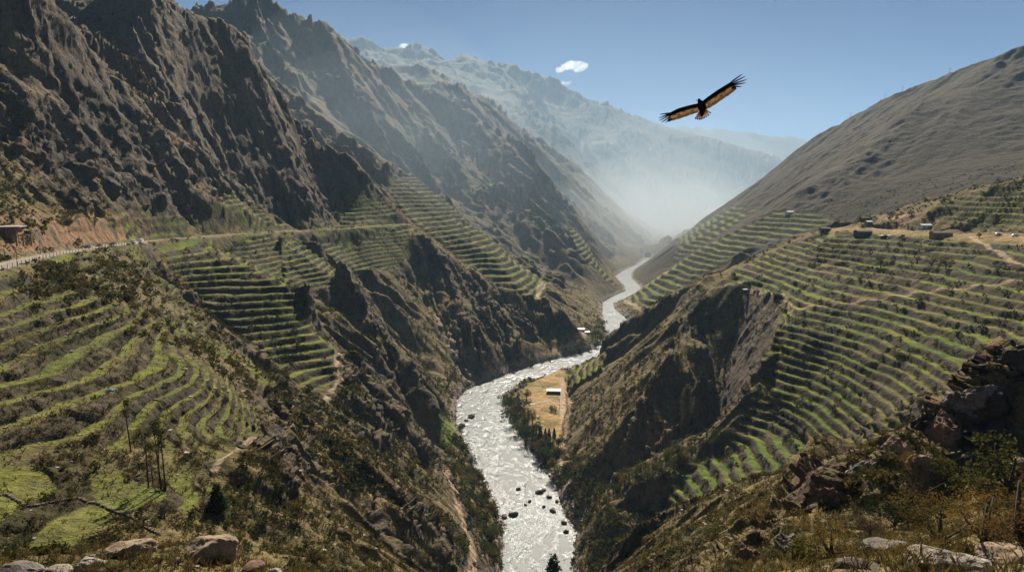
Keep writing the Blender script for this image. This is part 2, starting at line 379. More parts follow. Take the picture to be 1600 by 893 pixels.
erode(85, 1.0, 6.2, 4, smooth(70, 200, RR) * (1 - smooth(5000, 6500, RR)) * wild * rough)
erode(38, 1.0, 1.9, 5, (1 - smooth(2200, 2800, RR)) * (0.15 * smooth(30, 60, RR) * (1 - .85 * tmask) + wild) * rough)
erode(17, 1.0, .8, 6, (1 - smooth(1100, 1400, RR)) * (0.15 * (1 - .8 * tmask) + wild) * rough * smooth(15, 40, RR))
erode(7.5, 1.0, 0.55, 7, (1 - smooth(420, 550, RR)) * (0.3 * (1 - .8 * tmask) + 0.7 * wild) * (1 - FLAT) * smooth(12, 25, RR))
Z = Z + E
log('eroded')
# crags: rock that breaks the slope into steps and blocks
crag = smooth(0.05, 0.5, fbm(X, Y, 150, 4, 77) + 0.5 * (np.hypot(gx, gy) - 0.95)) * wild * (1 - .75 * R1soft)
nearR3 = field([(1760,450,118),(1600,525,106),(1500,595,101),(1400,668,96),(1280,715,92),(1120,880,74),(1250,880,54),(1420,805,64),(1600,690,74),(1760,640,72)], TH, LR, 5)
crag = np.maximum(crag, nearR3 * smooth(-0.25, 0.15, fbm(X, Y, 22, 3, 78)))
# small humps everywhere
for lam, am, hi in ((12, 0.7, 900), (5, 0.32, 400), (2.2, 0.15, 180), (0.9, 0.07, 70), (0.35, 0.03, 28)):
    msk = ((RR < hi) & (~inriv)).ravel(); idx = np.nonzero(msk)[0]
    fade = (1 - smooth(hi * .7, hi, RR.ravel()[idx])) * (1 - .8 * np.maximum(FLAT, BENCH).ravel()[idx]) * (1 - 0.8 * tmask.ravel()[idx])
    Z.ravel()[idx] += (am * fade * noise(X.ravel()[idx], Y.ravel()[idx], lam, 500 + int(lam * 10))).astype(f32)
# terraces
brk = fbm(X, Y, 46, 3, 91)
L0m = field([(-300,430,170),(0,425,205),(240,400,370),(330,520,312),(440,590,275),(420,690,160),(340,800,112),(-300,900,70)], TH, LR, 6)
tm = tmask * smooth(-0.5, -0.18, brk + 0.9 * (tmask - 0.45)) * (1 - .9 * L0m * smooth(-.02, .25, fbm(X, Y, 70, 3, 191) + .0012 * (RR - 190)))
q = Z / tstep + 0.36 * noise(X, Y, 90, 93) + 0.16 * noise(X, Y, 28, 94) + .08 * noise(X, Y, 8, 97) + .75 * field([(-300,430,170),(0,425,205),(240,400,370),(330,520,312),(440,590,275),(420,690,160),(340,800,112),(-300,900,70)], TH, LR, 6) * fbm(X, Y, 42, 2, 192)
fl = np.floor(q); fr = (q - fl).astype(f32)
TREAD = 0.56
st = np.where(fr < TREAD, 0.10 * fr / TREAD, 0.10 + 0.90 * smooth(0, 1, (fr - TREAD) / (1 - TREAD)))
ZT = Z + (st - fr) * tstep
Z = Z + (ZT - Z) * tm
# flats, road bench, river bank
Z = Z + FLAT * (-194 + 0.5 * fbm(X, Y, 30, 3, 95) - Z)
rw = 4.2
k = 1 - smooth(rw, rw + 7, road_d); Z = Z * (1 - k) + (road_z - 0.25) * k
def carve(ln, w, soft):
    global Z
    d, z = linedist(ln, TH, LR, 30)
    kk = 0.8 * (1 - smooth(w, w + soft, d))
    # smooth path bed: local height blurred a little
    Z = Z * (1 - kk) + (Z - 0.0) * kk
    return d
bank = smooth(0.0, 14, rivd)
Z = np.where(inriv, RZ - 3.0, np.maximum(Z, RZ - 1.0 + 2.0 * smooth(0, 8, rivd)))
Z = Z.astype(f32)
gx, gy = grad(Z); slope = np.hypot(gx, gy)
# broken rock: blocks and ledges pushed out along the surface normal
nl = np.sqrt(1 + gx * gx + gy * gy); NX, NY, NZ = -gx / nl, -gy / nl, 1 / nl
steep = smooth(1.0, 1.9, slope)
lump = np.clip(np.maximum(crag * smooth(.6, 1.2, slope) * (1 - .5 * smooth(10, 90, Z)), .8 * steep * (0.25 + .75 * wild)) , 0, 1) * (1 - np.maximum(FLAT, BENCH)) * (rivd > 0) * smooth(3, 8, road_d)
lump = np.maximum(lump, nearR3 * smooth(-0.25, 0.15, fbm(X, Y, 22, 3, 78)))
lump = np.maximum(lump, 0.22 * tm * smooth(TREAD, TREAD + .1, fr))
lump *= (1 - R1soft) * (1 - .35 * smooth(10, 90, Z) * smooth(300, 420, RR))
lump *= 1 - .7 * field([(540,650,275),(600,690,260),(705,790,235),(705,835,208),(620,790,212),(540,720,235)], TH, LR, 5)
DSP = np.zeros(shape, f32)
for lam, am, lo, hi in ((75, 4.5, 150, 5000), (32, 3.4, 60, 2600), (14, 2.6, 25, 1600), (6, 1.3, 12, 800), (2.6, 0.45, 6, 190), (1.1, 0.2, 4, 80), (.45, .09, 3, 34)):
    msk = ((lump > 0.03) & (RR < hi)).ravel(); idx = np.nonzero(msk)[0]
    r_ = RR.ravel()[idx]; fade = lump.ravel()[idx] * (1 - smooth(hi * .7, hi, r_)) * smooth(lo * .5, lo, r_)
    x = X.ravel()[idx]; y = Y.ravel()[idx]; z0 = Z.ravel()[idx]
    if lam in (32, 14, 6, 2.6):
        wv = noise3(x, y, z0, lam * .8, 790) * lam * .35
        val = 1.05 * facet(x + wv, y - wv, z0 * 1.25 + wv, lam, 850 + int(lam)) - .1
    else: val = 0.75 - 2.2 * np.abs(noise3(x, y, z0 * 1.3, lam, 800 + int(lam * 10)))
    DSP.ravel()[idx] += (am * (1 + (.7 if lam < 10 else -.55 if lam > 20 else 0) * nearR3.ravel()[idx]) * fade * val).astype(f32)
X0, Y0, Z0 = X, Y, Z
X = X + NX * DSP; Y = Y + NY * DSP; Z = (Z + NZ * DSP).astype(f32)
log('shaped')
# ------------------------------------------------------------------ what grows or lies where (surface colour)
def mixc(c, col, k):
    return c + (np.array(col, f32)[None, None] - c) * np.clip(k, 0, 1)[..., None]
n1 = fbm(X, Y, 130, 4, 11); n2 = fbm(X, Y, 22, 3, 12); n3 = fbm(X, Y, 6, 2, 13); n4 = fbm(X, Y, 500, 3, 14)
C = np.empty(shape + (3,), f32); C[:] = (0.160, 0.124, 0.055)                 # dry grass
C = mixc(C, (0.200, 0.150, 0.066), smooth(-0.1, 0.5, n1))
C = mixc(C, (0.062, 0.056, 0.022), smooth(-0.05, 0.4, n2 + 0.5 * n3) * 0.85)     # low scrub
C = mixc(C, (0.036, 0.040, 0.013), smooth(0.05, 0.5, n3 + 0.6 * n1 - 0.15) * 0.6 * (1 - smooth(1500, 3000, RR)))
rock = smooth(0.95, 1.7, slope + 0.35 * n2 + 0.2 * n3 + 0.25 * crag)
rc = np.empty_like(C); rc[:] = (0.104, 0.081, 0.062)
rc = mixc(rc, (0.185, 0.112, 0.070), smooth(0.05, 0.5, n1 + 0.5 * n2))
rc = mixc(rc, (0.062, 0.053, 0.045), smooth(0.0, 0.4, n3 - 0.3 * n1))
high = smooth(35, 150, Z) * (1 - smooth(2500, 4000, RR))
rock = np.maximum(rock, high * smooth(.55, .95, slope + .3 * n2) * .9 * (1 - .6 * R1soft))
rc = mixc(rc, (0.130, 0.096, 0.064), high * .75)
rc = mixc(rc, (0.200, 0.122, 0.076), nearR3 * smooth(-.3, .3, n2)); rc = mixc(rc, (0.09, 0.062, 0.045), nearR3 * smooth(0, .4, n3))  # reddish near cliff, brightened in colour to make up for unlit faces
C = C + (rc - C) * rock[..., None]
streak = fbm(X * .22 + 6 * n2, Y * 1.0 + 4 * n1, 26, 3, 140) + .5 * fbm(X * .12, Y, 9, 2, 141)
C = mixc(C, (0.175, 0.135, 0.082), smooth(.08, .45, streak) * (1 - tm) * .6 * smooth(.35, .6, slope) * (RR > 180)); C = mixc(C, (0.056, 0.047, 0.028), smooth(.1, .45, -streak) * (1 - tm) * .4 * (RR > 180))
C = mixc(C, (0.046, 0.035, 0.022), R1soft * .88)  # right mountain darkened: its shade is mixed into the ground colour
C = mixc(C, (0.130, 0.110, 0.085), smooth(0.1, 0.5, n4) * 0.5)
fc = np.empty_like(C); fc[:] = (.125, .100, .062); fc = mixc(fc, (.085, .075, .050), smooth(-.2, .3, n4)); fc = mixc(fc, (.17, .125, .075), smooth(.0, .4, n1 + .6 * n4)); C = C + (fc - C) * (.8 * smooth(2600, 4200, RR))[..., None]
# terrace treads and walls
lvl = ihash(fl.astype(np.int32), (fl * 0 + 3).astype(np.int32), 5) & np.uint32(255); lvl = lvl.astype(f32) / 255
gcol = np.empty_like(C); gcol[:] = (0.135, 0.160, 0.020)
plot = lvl + 1.1 * noise(X, Y, 52, 196)
gcol = mixc(gcol, (0.190, 0.180, 0.034), smooth(-0.1, 0.45, n2)); gcol = mixc(gcol, (.175, .140, .055), smooth(.85, 1.1, plot) * .6); gcol = mixc(gcol, (.085, .120, .022), (1 - smooth(.0, .25, plot)) * .8)
gcol = mixc(gcol, (0.070, 0.098, 0.016), smooth(0.0, 0.5, n3))
gcol = mixc(gcol, (0.190, 0.150, 0.060), smooth(0.25, 0.55, brk) * 0.7)
wid = np.clip(.10 + .42 * (lvl - .5) + .5 * noise(X, Y, 34, 98) + .25 * noise(X, Y, 9, 99), 0.02, .5)     # how much of each strip is sown
gcol = mixc(gcol, (.120, .118, .036), L0m * .45); gcol = mixc(gcol, (.13, .115, .04), L0m * smooth(.0, .4, n3 + .6 * n2) * .6)
tread = smooth(wid - .06, wid + .04, fr) * (1 - smooth(TREAD - .05, TREAD + .05, fr)) * tm
soil = smooth(.02, .1, fr) * (1 - smooth(TREAD - .05, TREAD + .05, fr)) * tm
wall = np.empty_like(C); wall[:] = (0.048, 0.041, 0.025)
wall = mixc(wall, (0.100, 0.080, 0.052), smooth(0.0, 0.5, n3)); wall = mixc(wall, (0.038, 0.037, 0.015), smooth(0.0, 0.35, n2))
C = C + (wall - C) * (tm * 0.85)[..., None]
scol = np.empty_like(C); scol[:] = (0.115, 0.098, 0.036); scol = mixc(scol, (0.150, 0.110, 0.055), smooth(0, .5, n3)); scol = mixc(scol, (.07, .075, .02), smooth(0, .4, n2))
C = C + (scol - C) * soil[..., None]
C = C + (gcol - C) * (tread * smooth(-0.55, -0.1, -brk + 0.3 * n2 + .1))[..., None]
# river flat, fields, bench, road cut, scree, banks
sand = np.empty_like(C); sand[:] = (0.36, 0.235, 0.105); sand = mixc(sand, (0.20, 0.150, 0.062), smooth(-0.2, 0.3, n2 + .4 * n3)); sand = mixc(sand, (.10, .085, .035), smooth(.15, .5, n3 + .5 * n2)); sand = mixc(sand, (0.44, 0.33, 0.19), smooth(0.1, 0.5, n3) * .7)
C = C + (sand - C) * FLAT[..., None]
C = C + (sand - C) * (BENCH * smooth(-0.4, 0.1, n2))[..., None]
for poly in ([(668,640,575),(712,650,552),(718,690,505),(700,706,480),(688,690,490)], [(912,525,860),(930,530,850),(922,542,820),(905,540,820)]):
    C = mixc(C, (0.11, 0.15, 0.03), field(poly, TH, LR, 3) * 0.9)
scree = field([(664,480,800),(680,485,800),(742,590,708),(720,596,700)], TH, LR, 4)
C = mixc(C, (0.235, 0.185, 0.150), scree * 0.85)
cut = (1 - smooth(16, 34, road_d)) * smooth(.5, 2, Z - road_z) * (1 - smooth(13, 22, Z - road_z + 4 * n2)) * (1 - smooth(430, 520, RR)) + .6 * (1 - smooth(12, 24, road_d)) * smooth(.5, 2, Z - road_z) * (1 - smooth(5, 9, Z - road_z)) * smooth(0, .3, noise(X, Y, 120, 55))
C = mixc(C, (0.26, 0.155, 0.085), cut * smooth(-0.5, 0.2, n2 + n3) * .9)
slip = field([(1360,350,600),(1430,352,575),(1440,330,600),(1390,322,640)], TH, LR, 6)
C = mixc(C, (0.30, 0.19, 0.12), slip * smooth(-0.3, 0.2, n2 + .6 * n3))
bankc = (1 - smooth(2, 9, rivd + 4 * n3)) * (~inriv)
C = mixc(C, (0.30, 0.255, 0.215), bankc * .9)
# tracks
def track(ln, w, col, k=1.0):
    global C, Z
    d, z = linedist(ln, TH, LR, 20)
    m = (1 - smooth(w * .6, w * 1.25, d + 0.4 * w * n3)); C = mixc(C, col, m * k)
DIRT = (0.36, 0.26, 0.17)
track(ROAD[:7], 4.6, (0.33, 0.28, 0.23)); track(ROAD[6:], 2.8, (0.26, 0.215, 0.165), .85)
track(PATH_L, 1.9, DIRT); track(PATH_R, 1.6, DIRT); track(PATH_T, 1.7, DIRT, .8)
PATHS = [
 [(534,537,370),(525,560,362),(531,580,356),(518,600,345),(498,616,335)],
 [(336,740,126),(360,715,138),(410,690,147)],
 [(1150,447,568),(1190,455,530),(1222,463,490),(1235,475,452)],
 [(1516,370,500),(1545,385,455),(1575,402,415),(1610,420,380)],
 [(1600,368,462),(1540,364,500),(1480,362,530),(1400,361,568),(1340,358,600)],
 [(1017,494,1010),(995,480,1120),(976,468,1185),(990,458,1185),(1040,425,1190)],
 [(838,562,775),(870,548,800),(895,538,820),(912,528,845),(915,515,870)],
 [(845,470,885),(840,455,900),(850,440,960)],
 [(882,640,575),(860,625,600),(830,632,590)], [(880,590,690),(878,640,575),(884,660,545)],
]
for p in PATHS:
    track([P2(*q) for q in p], (1.0 if p[0][2] < 200 else 1.3) if p[0][2] < 600 else 3.2, (0.38, 0.285, 0.19), .9)
C *= (1 + 0.22 * fbm(X, Y, 2.6, 2, 15))[..., None]
C = np.clip(C * 0.95, 0.008, 0.6)
log('coloured')
def mesh_grid(name, X, Y, Z, C=None, mask=None):
    nr, nc = X.shape
    me = bpy.data.meshes.new(name)
    co = np.stack([X, Y, Z], -1).astype(f32).reshape(-1)
    me.vertices.add(nr * nc); me.vertices.foreach_set('co', co)
    i = np.arange(nr * nc, dtype=np.int32).reshape(nr, nc)
    q = np.stack([i[:-1, :-1], i[:-1, 1:], i[1:, 1:], i[1:, :-1]], -1).reshape(-1, 4)
    if mask is not None: q = q[mask[:-1, :-1].ravel()]
    me.loops.add(q.size); me.loops.foreach_set('vertex_index', q.ravel())
    me.polygons.add(len(q)); me.polygons.foreach_set('loop_start', np.arange(0, q.size, 4, dtype=np.int32))
    me.polygons.foreach_set('use_smooth', np.ones(len(q), bool))
    if C is not None:
        a = me.attributes.new('ground_colour', 'FLOAT_COLOR', 'POINT')
        a.data.foreach_set('color', np.concatenate([C, np.ones(C.shape[:2] + (1,), f32)], -1).astype(f32).ravel())
    me.update(calc_edges=True)
    ob = bpy.data.objects.new(name, me); COL.objects.link(ob)
    return ob
def zat(x, y):                      # ground height under a point
    t = np.arctan2(x, y); l = np.log(np.hypot(x, y))
    j = np.clip(np.searchsorted(tha, t) - 1, 0, NTH - 2); i = np.clip(np.searchsorted(lra, l) - 1, 0, NLR - 2)
    b = (t - tha[j]) / (tha[j + 1] - tha[j]); a = (l - lra[i]) / (lra[i + 1] - lra[i])
    return (Z[i, j] * (1 - b) + Z[i, j + 1] * b) * (1 - a) + (Z[i + 1, j] * (1 - b) + Z[i + 1, j + 1] * b) * a
# ------------------------------------------------------------------ materials
class NG:
    def __init__(s, name):
        s.m = bpy.data.materials.new(name); s.m.use_nodes = True; s.t = s.m.node_tree; s.t.nodes.clear()
        s.out = s.t.nodes.new('ShaderNodeOutputMaterial')
    def n(s, typ, **kw):
        nd = s.t.nodes.new(typ)
        for k, v in kw.items():
            if k.startswith('i_'): nd.inputs[k[2:].replace('_', ' ')].default_value = v
            else: setattr(nd, k, v)
        return nd
    def l(s, a, b): s.t.links.new(a, b)
    def ramp(s, fac, stops):
        r = s.n('ShaderNodeValToRGB'); e = r.color_ramp.elements
        while len(e) < len(stops): e.new(0.5)
        for el, (p, c) in zip(e, stops): el.position = p; el.color = (*c, 1) if len(c) == 3 else c
        s.l(fac, r.inputs['Fac']); return r.outputs['Color']
    def noise(s, scale, detail=3, rough=.55, vec=None):
        n = s.n('ShaderNodeTexNoise'); n.inputs['Scale'].default_value = scale; n.inputs['Detail'].default_value = detail; n.inputs['Roughness'].default_value = rough
        if vec is not None: s.l(vec, n.inputs['Vector'])
        return n.outputs['Fac']
    def mul(s, a, b):
        m = s.n('ShaderNodeMix', data_type='RGBA', blend_type='MULTIPLY'); m.inputs['Factor'].default_value = 1
        s.l(a, m.inputs[6]); s.l(b, m.inputs[7]); return m.outputs[2]
    def bump(s, h, st, dist):
        b = s.n('ShaderNodeBump'); b.inputs['Strength'].default_value = st; b.inputs['Distance'].default_value = dist; s.l(h, b.inputs['Height']); return b.outputs['Normal']
    def bsdf(s, col, rough=.9, normal=None, spec=.2, **kw):
        b = s.n('ShaderNodeBsdfPrincipled'); b.inputs['Roughness'].default_value = rough; b.inputs['Specular IOR Level'].default_value = spec
        if isinstance(col, tuple): b.inputs['Base Color'].default_value = (*col, 1)
        else: s.l(col, b.inputs['Base Color'])
        if normal is not None: s.l(normal, b.inputs['Normal'])
        for k, v in kw.items(): b.inputs[k].default_value = v
        s.l(b.outputs[0], s.out.inputs['Surface']); return b
def ground_mat():
    g = NG('ground'); at = g.n('ShaderNodeAttribute', attribute_name='ground_colour')
    pos = g.n('ShaderNodeNewGeometry').outputs['Position']
    a = g.noise(0.35, 5, .65, pos); b = g.noise(3.0, 4, .65, pos)
    c = g.mul(at.outputs['Color'], g.ramp(a, [(.25, (.62, .62, .62)), (.75, (1.4, 1.38, 1.33))]))
    c = g.mul(c, g.ramp(b, [(.25, (.75, .75, .75)), (.75, (1.25, 1.25, 1.25))]))
    vo = g.n('ShaderNodeTexVoronoi', i_Scale=.55); g.l(pos, vo.inputs['Vector']); vo2 = g.n('ShaderNodeTexVoronoi', i_Scale=1.9); g.l(pos, vo2.inputs['Vector'])
    hv = g.n('ShaderNodeMath', operation='MULTIPLY_ADD'); hv.inputs[1].default_value = .4; g.l(vo2.outputs['Distance'], hv.inputs[0]); g.l(b, hv.inputs[2])
    hw = g.n('ShaderNodeMath', operation='MULTIPLY_ADD'); hw.inputs[1].default_value = .9; g.l(vo.outputs['Distance'], hw.inputs[0]); g.l(hv.outputs[0], hw.inputs[2])
    nb = g.bump(hw.outputs[0], .7, .45)
    bb = g.n('ShaderNodeBump'); bb.inputs['Strength'].default_value = .6; bb.inputs['Distance'].default_value = 1.6; g.l(a, bb.inputs['Height']); g.l(nb, bb.inputs['Normal'])
    d = g.noise(.085, 7, .62, pos); bc = g.n('ShaderNodeBump'); bc.inputs['Strength'].default_value = .8; bc.inputs['Distance'].default_value = 5.0; g.l(d, bc.inputs['Height']); g.l(bb.outputs['Normal'], bc.inputs['Normal'])
    g.bsdf(c, .95, bc.outputs['Normal'], .1); return g.m
def water_mat():
    g = NG('white_water'); pos = g.n('ShaderNodeNewGeometry').outputs['Position']
    at = g.n('ShaderNodeAttribute', attribute_name='foam')
    mp = g.n('ShaderNodeMapping'); mp.inputs['Rotation'].default_value = (0, 0, R(12)); mp.inputs['Scale'].default_value = (1, .6, 1); g.l(pos, mp.inputs['Vector'])
    w = g.n('ShaderNodeTexNoise', i_Scale=.16, i_Detail=2.0); g.l(pos, w.inputs['Vector'])
    ad = g.n('ShaderNodeMix', data_type='VECTOR'); ad.inputs['Factor'].default_value = 1
    vm = g.n('ShaderNodeVectorMath', operation='MULTIPLY_ADD'); vm.inputs[1].default_value = (5, 5, 0); g.l(w.outputs['Color'], vm.inputs[0]); g.l(mp.outputs[0], vm.inputs[2])
    a = g.noise(.5, 8, .74, vm.outputs[0]); b = g.noise(1.7, 5, .65, vm.outputs[0])
    s = g.n('ShaderNodeMath', operation='ADD'); g.l(a, s.inputs[0]); g.l(at.outputs['Fac'], s.inputs[1])
    k = g.ramp(s.outputs[0], [(.46, (0, 0, 0)), (.54, (.25, .25, .25)), (.60, (.8, .8, .8)), (.70, (1, 1, 1))])
    foam = g.n('ShaderNodeBsdfDiffuse'); foam.inputs['Color'].default_value = (.30, .30, .297, 1)
    wat = g.n('ShaderNodeBsdfPrincipled'); wat.inputs['Base Color'].default_value = (.022, .036, .035, 1); wat.inputs['Roughness'].default_value = .28; wat.inputs['IOR'].default_value = 1.33
    hs = g.n('ShaderNodeMath', operation='MULTIPLY_ADD'); hs.inputs[1].default_value = .5; g.l(b, hs.inputs[0]); g.l(a, hs.inputs[2])
    nb = g.bump(hs.outputs[0], .55, .7); g.l(nb, wat.inputs['Normal']); g.l(g.bump(b, .3, .35), foam.inputs['Normal'])
    mx = g.n('ShaderNodeMixShader'); g.l(k, mx.inputs[0]); g.l(wat.outputs[0], mx.inputs[1]); g.l(foam.outputs[0], mx.inputs[2])
    g.l(mx.outputs[0], g.out.inputs['Surface']); return g.m
terrain = mesh_grid('canyon_terrain', X, Y, Z, C); terrain['kind'] = 'structure'
terrain.data.materials.append(ground_mat())
log('terrain mesh')
# river: a sheet that follows the bed, with standing waves
def resample(ln, n):
    p = np.array(ln); s = np.concatenate([[0], np.cumsum(np.hypot(*(p[1:, :2] - p[:-1, :2]).T))]); t = np.linspace(0, 1, n) ** 1.35 * s[-1]
    return np.stack([np.interp(t, s, p[:, i]) for i in range(3)], 1)
nL, nW = 2600, 110
lb = resample(LBW, nL); rb = resample(RBW, nL)
k = np.linspace(-.06, 1.06, nW)[None, :, None]
RV = lb[:, None] * (1 - k) + rb[:, None] * k
sl = np.concatenate([[0], np.cumsum(np.hypot(*np.diff((lb + rb)[:, :2] / 2, axis=0).T))])[:, None] * np.ones((1, nW)); tw = (k[..., 0] - .5) * np.hypot(*(rb - lb)[:, :2].T)[:, None]
wsx = 7 * noise(RV[..., 0], RV[..., 1], 26, 601); wsy = 5 * noise(RV[..., 0], RV[..., 1], 17, 602)
fs, ft = (sl + wsx) * .34, tw + wsy                  # flow-aligned coordinates: everything is drawn out downstream
wob = fbm(fs, ft, 5, 4, 600); wob2 = fbm(fs * 1.5, ft, 9, 3, 610)
calmw = smooth(.0, .45, noise(sl * .5, tw, 34, 620) + .25 * np.abs(tw) / 25)
amp = 0.42 * (1 - .7 * calmw)
RVZ = RZ - 0.4 + amp * (0.8 * wob + 0.7 * (1 - 2 * np.abs(wob2)))
fo = -.10 + 1.7 * (0.55 * (1 - 2.4 * np.abs(wob2)) * .35 + 0.30 * wob - .03 - .20 * calmw + .05 * noise(sl, tw, 90, 631) + .07 * fbm(fs * .8, ft * 1.6, 2.6, 2, 640))
water = mesh_grid('river', RV[..., 0], RV[..., 1], RVZ); water['kind'] = 'structure'
a = water.data.attributes.new('foam', 'FLOAT', 'POINT'); a.data.foreach_set('value', fo.astype(f32).ravel())
water.data.materials.append(water_mat())
log('river')
# ------------------------------------------------------------------ helpers for things
def zgrid(x, y): return zat(np.asarray(x, float), np.asarray(y, float))
def gp(u, v, dmin=8.0, dmax=6000.0):        # the ground seen through a pixel of the photograph
    D = np.exp(np.arange(math.log(dmin), math.log(dmax), .0025))
    x, y, z1 = P(u, v, 1.0)
    g = zat(x * D, D); hit = np.nonzero(g > z1 * D)[0]
    if len(hit) == 0: return None
    i = max(1, hit[0]); d0, d1 = D[i - 1], D[i]
    for _ in range(12):
        m = (d0 + d1) / 2
        if zat(np.array([x * m]), np.array([m]))[0] > z1 * m: d1 = m
        else: d0 = m
    return (x * d1, d1, float(zat(np.array([x * d1]), np.array([d1]))[0]))
def gz(x, y): return float(zat(np.array([x]), np.array([y]))[0])
def tag(o, label=None, cat=None, group=None, kind=None):
    if label: o['label'] = label
    if cat: o['category'] = cat
    if group: o['group'] = group
    if kind: o['kind'] = kind
    return o
def empty(name, loc, rz=0.0, sc=1.0):
    o = bpy.data.objects.new(name, None); COL.objects.link(o); o.location = loc; o.rotation_euler = (0, 0, rz); o.scale = (sc,) * 3; o.empty_display_size = .2
    return o
def link(name, me, parent=None):
    o = bpy.data.objects.new(name, me); COL.objects.link(o)
    if parent: o.parent = parent
    return o
def copy_tree(o, parent=None):
    c = o.copy(); COL.objects.link(c)
    if parent: c.parent = parent
    for ch in list(o.children): copy_tree(ch, c)
    return c
class MB:                            # collects simple shapes into one mesh
    def __init__(s): s.v = []; s.f = []; s.mi = []
    def add(s, vs, fs, mi=0):
        b = len(s.v); s.v += [tuple(v) for v in vs]; s.f += [tuple(b + i for i in f) for f in fs]; s.mi += [mi] * len(fs)
    def box(s, x0, x1, y0, y1, z0, z1, mi=0, top=0.0):
        t = top
        s.add([(x0,y0,z0),(x1,y0,z0),(x1,y1,z0),(x0,y1,z0),(x0+t,y0+t,z1),(x1-t,y0+t,z1),(x1-t,y1-t,z1),(x0+t,y1-t,z1)],
              [(0,3,2,1),(4,5,6,7),(0,1,5,4),(1,2,6,5),(2,3,7,6),(3,0,4,7)], mi)
    def tube(s, pts, rads, n=7, mi=0):
        pts = [np.array(p, float) for p in pts]; rings = []
        for i, p in enumerate(pts):
            d = pts[min(i + 1, len(pts) - 1)] - pts[max(i - 1, 0)]; d /= np.linalg.norm(d) + 1e-9
            a = np.cross(d, (0, 0, 1) if abs(d[2]) < .9 else (1, 0, 0)); a /= np.linalg.norm(a); b = np.cross(d, a)
            rings.append([p + rads[i] * (a * math.cos(2 * math.pi * k / n) + b * math.sin(2 * math.pi * k / n)) for k in range(n)])
        vs = [v for r in rings for v in r]; fs = []
        for i in range(len(rings) - 1):
            for k in range(n):
                fs.append((i * n + k, i * n + (k + 1) % n, (i + 1) * n + (k + 1) % n, (i + 1) * n + k))
        fs.append(tuple(range(n - 1, -1, -1))); fs.append(tuple((len(rings) - 1) * n + k for k in range(n)))
        s.add(vs, fs, mi)
    def mesh(s, name, mats, smooth_=False):
        me = bpy.data.meshes.new(name); me.from_pydata(s.v, [], s.f)
        for m in (mats if isinstance(mats, (list, tuple)) else [mats]): me.materials.append(m)
        me.polygons.foreach_set('material_index', s.mi)
        if smooth_: me.polygons.foreach_set('use_smooth', [True] * len(s.f))
        me.update(); return me
    def build(s, name, mats, parent=None, smooth_=False): return link(name, s.mesh(name, mats, smooth_), parent)
def plain(name, col, rough=.85, var=.25, scale=2.0, spec=.25, metal=0.0, bump=.3):
    g = NG(name); co = g.n('ShaderNodeTexCoord').outputs['Object']
    f = g.noise(scale, 5, .6, co)
    c = g.ramp(f, [(.25, tuple(x * (1 - var) for x in col)), (.75, tuple(min(1, x * (1 + var)) for x in col))])
    g.bsdf(c, rough, g.bump(f, bump, .05), spec, Metallic=metal); return g.m
def leaf_mat(name, col, trans=.35):
    g = NG(name); at = g.n('ShaderNodeAttribute', attribute_name='tint')
    rgb = g.n('ShaderNodeRGB'); rgb.outputs[0].default_value = (*col, 1); c = g.mul(rgb.outputs[0], at.outputs['Color'])
    oi = g.n('ShaderNodeObjectInfo'); c = g.mul(c, g.ramp(oi.outputs['Random'], [(0, (.7, .75, .7)), (.5, (1, 1, 1)), (1, (1.35, 1.2, .95))]))
    d = g.n('ShaderNodeBsdfDiffuse'); t = g.n('ShaderNodeBsdfTranslucent'); g.l(c, d.inputs[0]); g.l(c, t.inputs[0])
    m = g.n('ShaderNodeMixShader'); m.inputs[0].default_value = trans; g.l(d.outputs[0], m.inputs[1]); g.l(t.outputs[0], m.inputs[2]); g.l(m.outputs[0], g.out.inputs['Surface']); return g.m
def rough_mesh(name, co, tint, mat, k=4):      # many separate k-gons; co (n,k,3), tint (n,3)
    n = len(co); me = bpy.data.meshes.new(name)
    me.vertices.add(n * k); me.vertices.foreach_set('co', co.astype(f32).ravel())
    me.loops.add(n * k); me.loops.foreach_set('vertex_index', np.arange(n * k, dtype=np.int32))
    me.polygons.add(n); me.polygons.foreach_set('loop_start', np.arange(0, n * k, k, dtype=np.int32))
    a = me.attributes.new('tint', 'FLOAT_COLOR', 'POINT')
    a.data.foreach_set('color', np.repeat(np.concatenate([tint, np.ones((n, 1))], 1), k, 0).astype(f32).ravel())
    me.materials.append(mat); me.update(calc_edges=True); return me
def leaves(c, n, spread, size, rng, up=.3, k=4, aspect=.55):
    """n leaf blades round each centre c (m,3): (m*n,k,3)"""
    m = len(c); ctr = np.repeat(c, n, 0) + rng.normal(size=(m * n, 3)) * np.repeat(np.broadcast_to(spread, (m,))[:, None], n, 0)
    d = rng.normal(size=(m * n, 3)); d[:, 2] *= .7; d /= np.linalg.norm(d, axis=1)[:, None]
    e = rng.normal(size=(m * n, 3)); e[:, 2] += up; e = np.cross(d, e); e /= np.linalg.norm(e, axis=1)[:, None] + 1e-9
    L = (np.repeat(np.broadcast_to(size, (m,)), n) * rng.uniform(.6, 1.35, m * n))[:, None]
    if k == 4: return np.stack([ctr - d * L, ctr + e * L * aspect, ctr + d * L, ctr - e * L * aspect], 1)
    return np.stack([ctr - d * L + e * L * .4, ctr + d * L, ctr - d * L * .7 - e * L * aspect], 1)
BARK = plain('bark', (.075, .055, .040), .95, .4, 6)
LEAF = {'olive': leaf_mat('olive_leaves', (.060, .062, .018)), 'dark': leaf_mat('dark_needles', (.022, .034, .014), .2), 'green': leaf_mat('green_leaves', (.048, .070, .018)),
        'grey': leaf_mat('grey_green_leaves', (.085, .085, .045)), 'gold': leaf_mat('golden_leaves', (.120, .086, .030)), 'brown': leaf_mat('brown_leaves', (.085, .055, .030))}
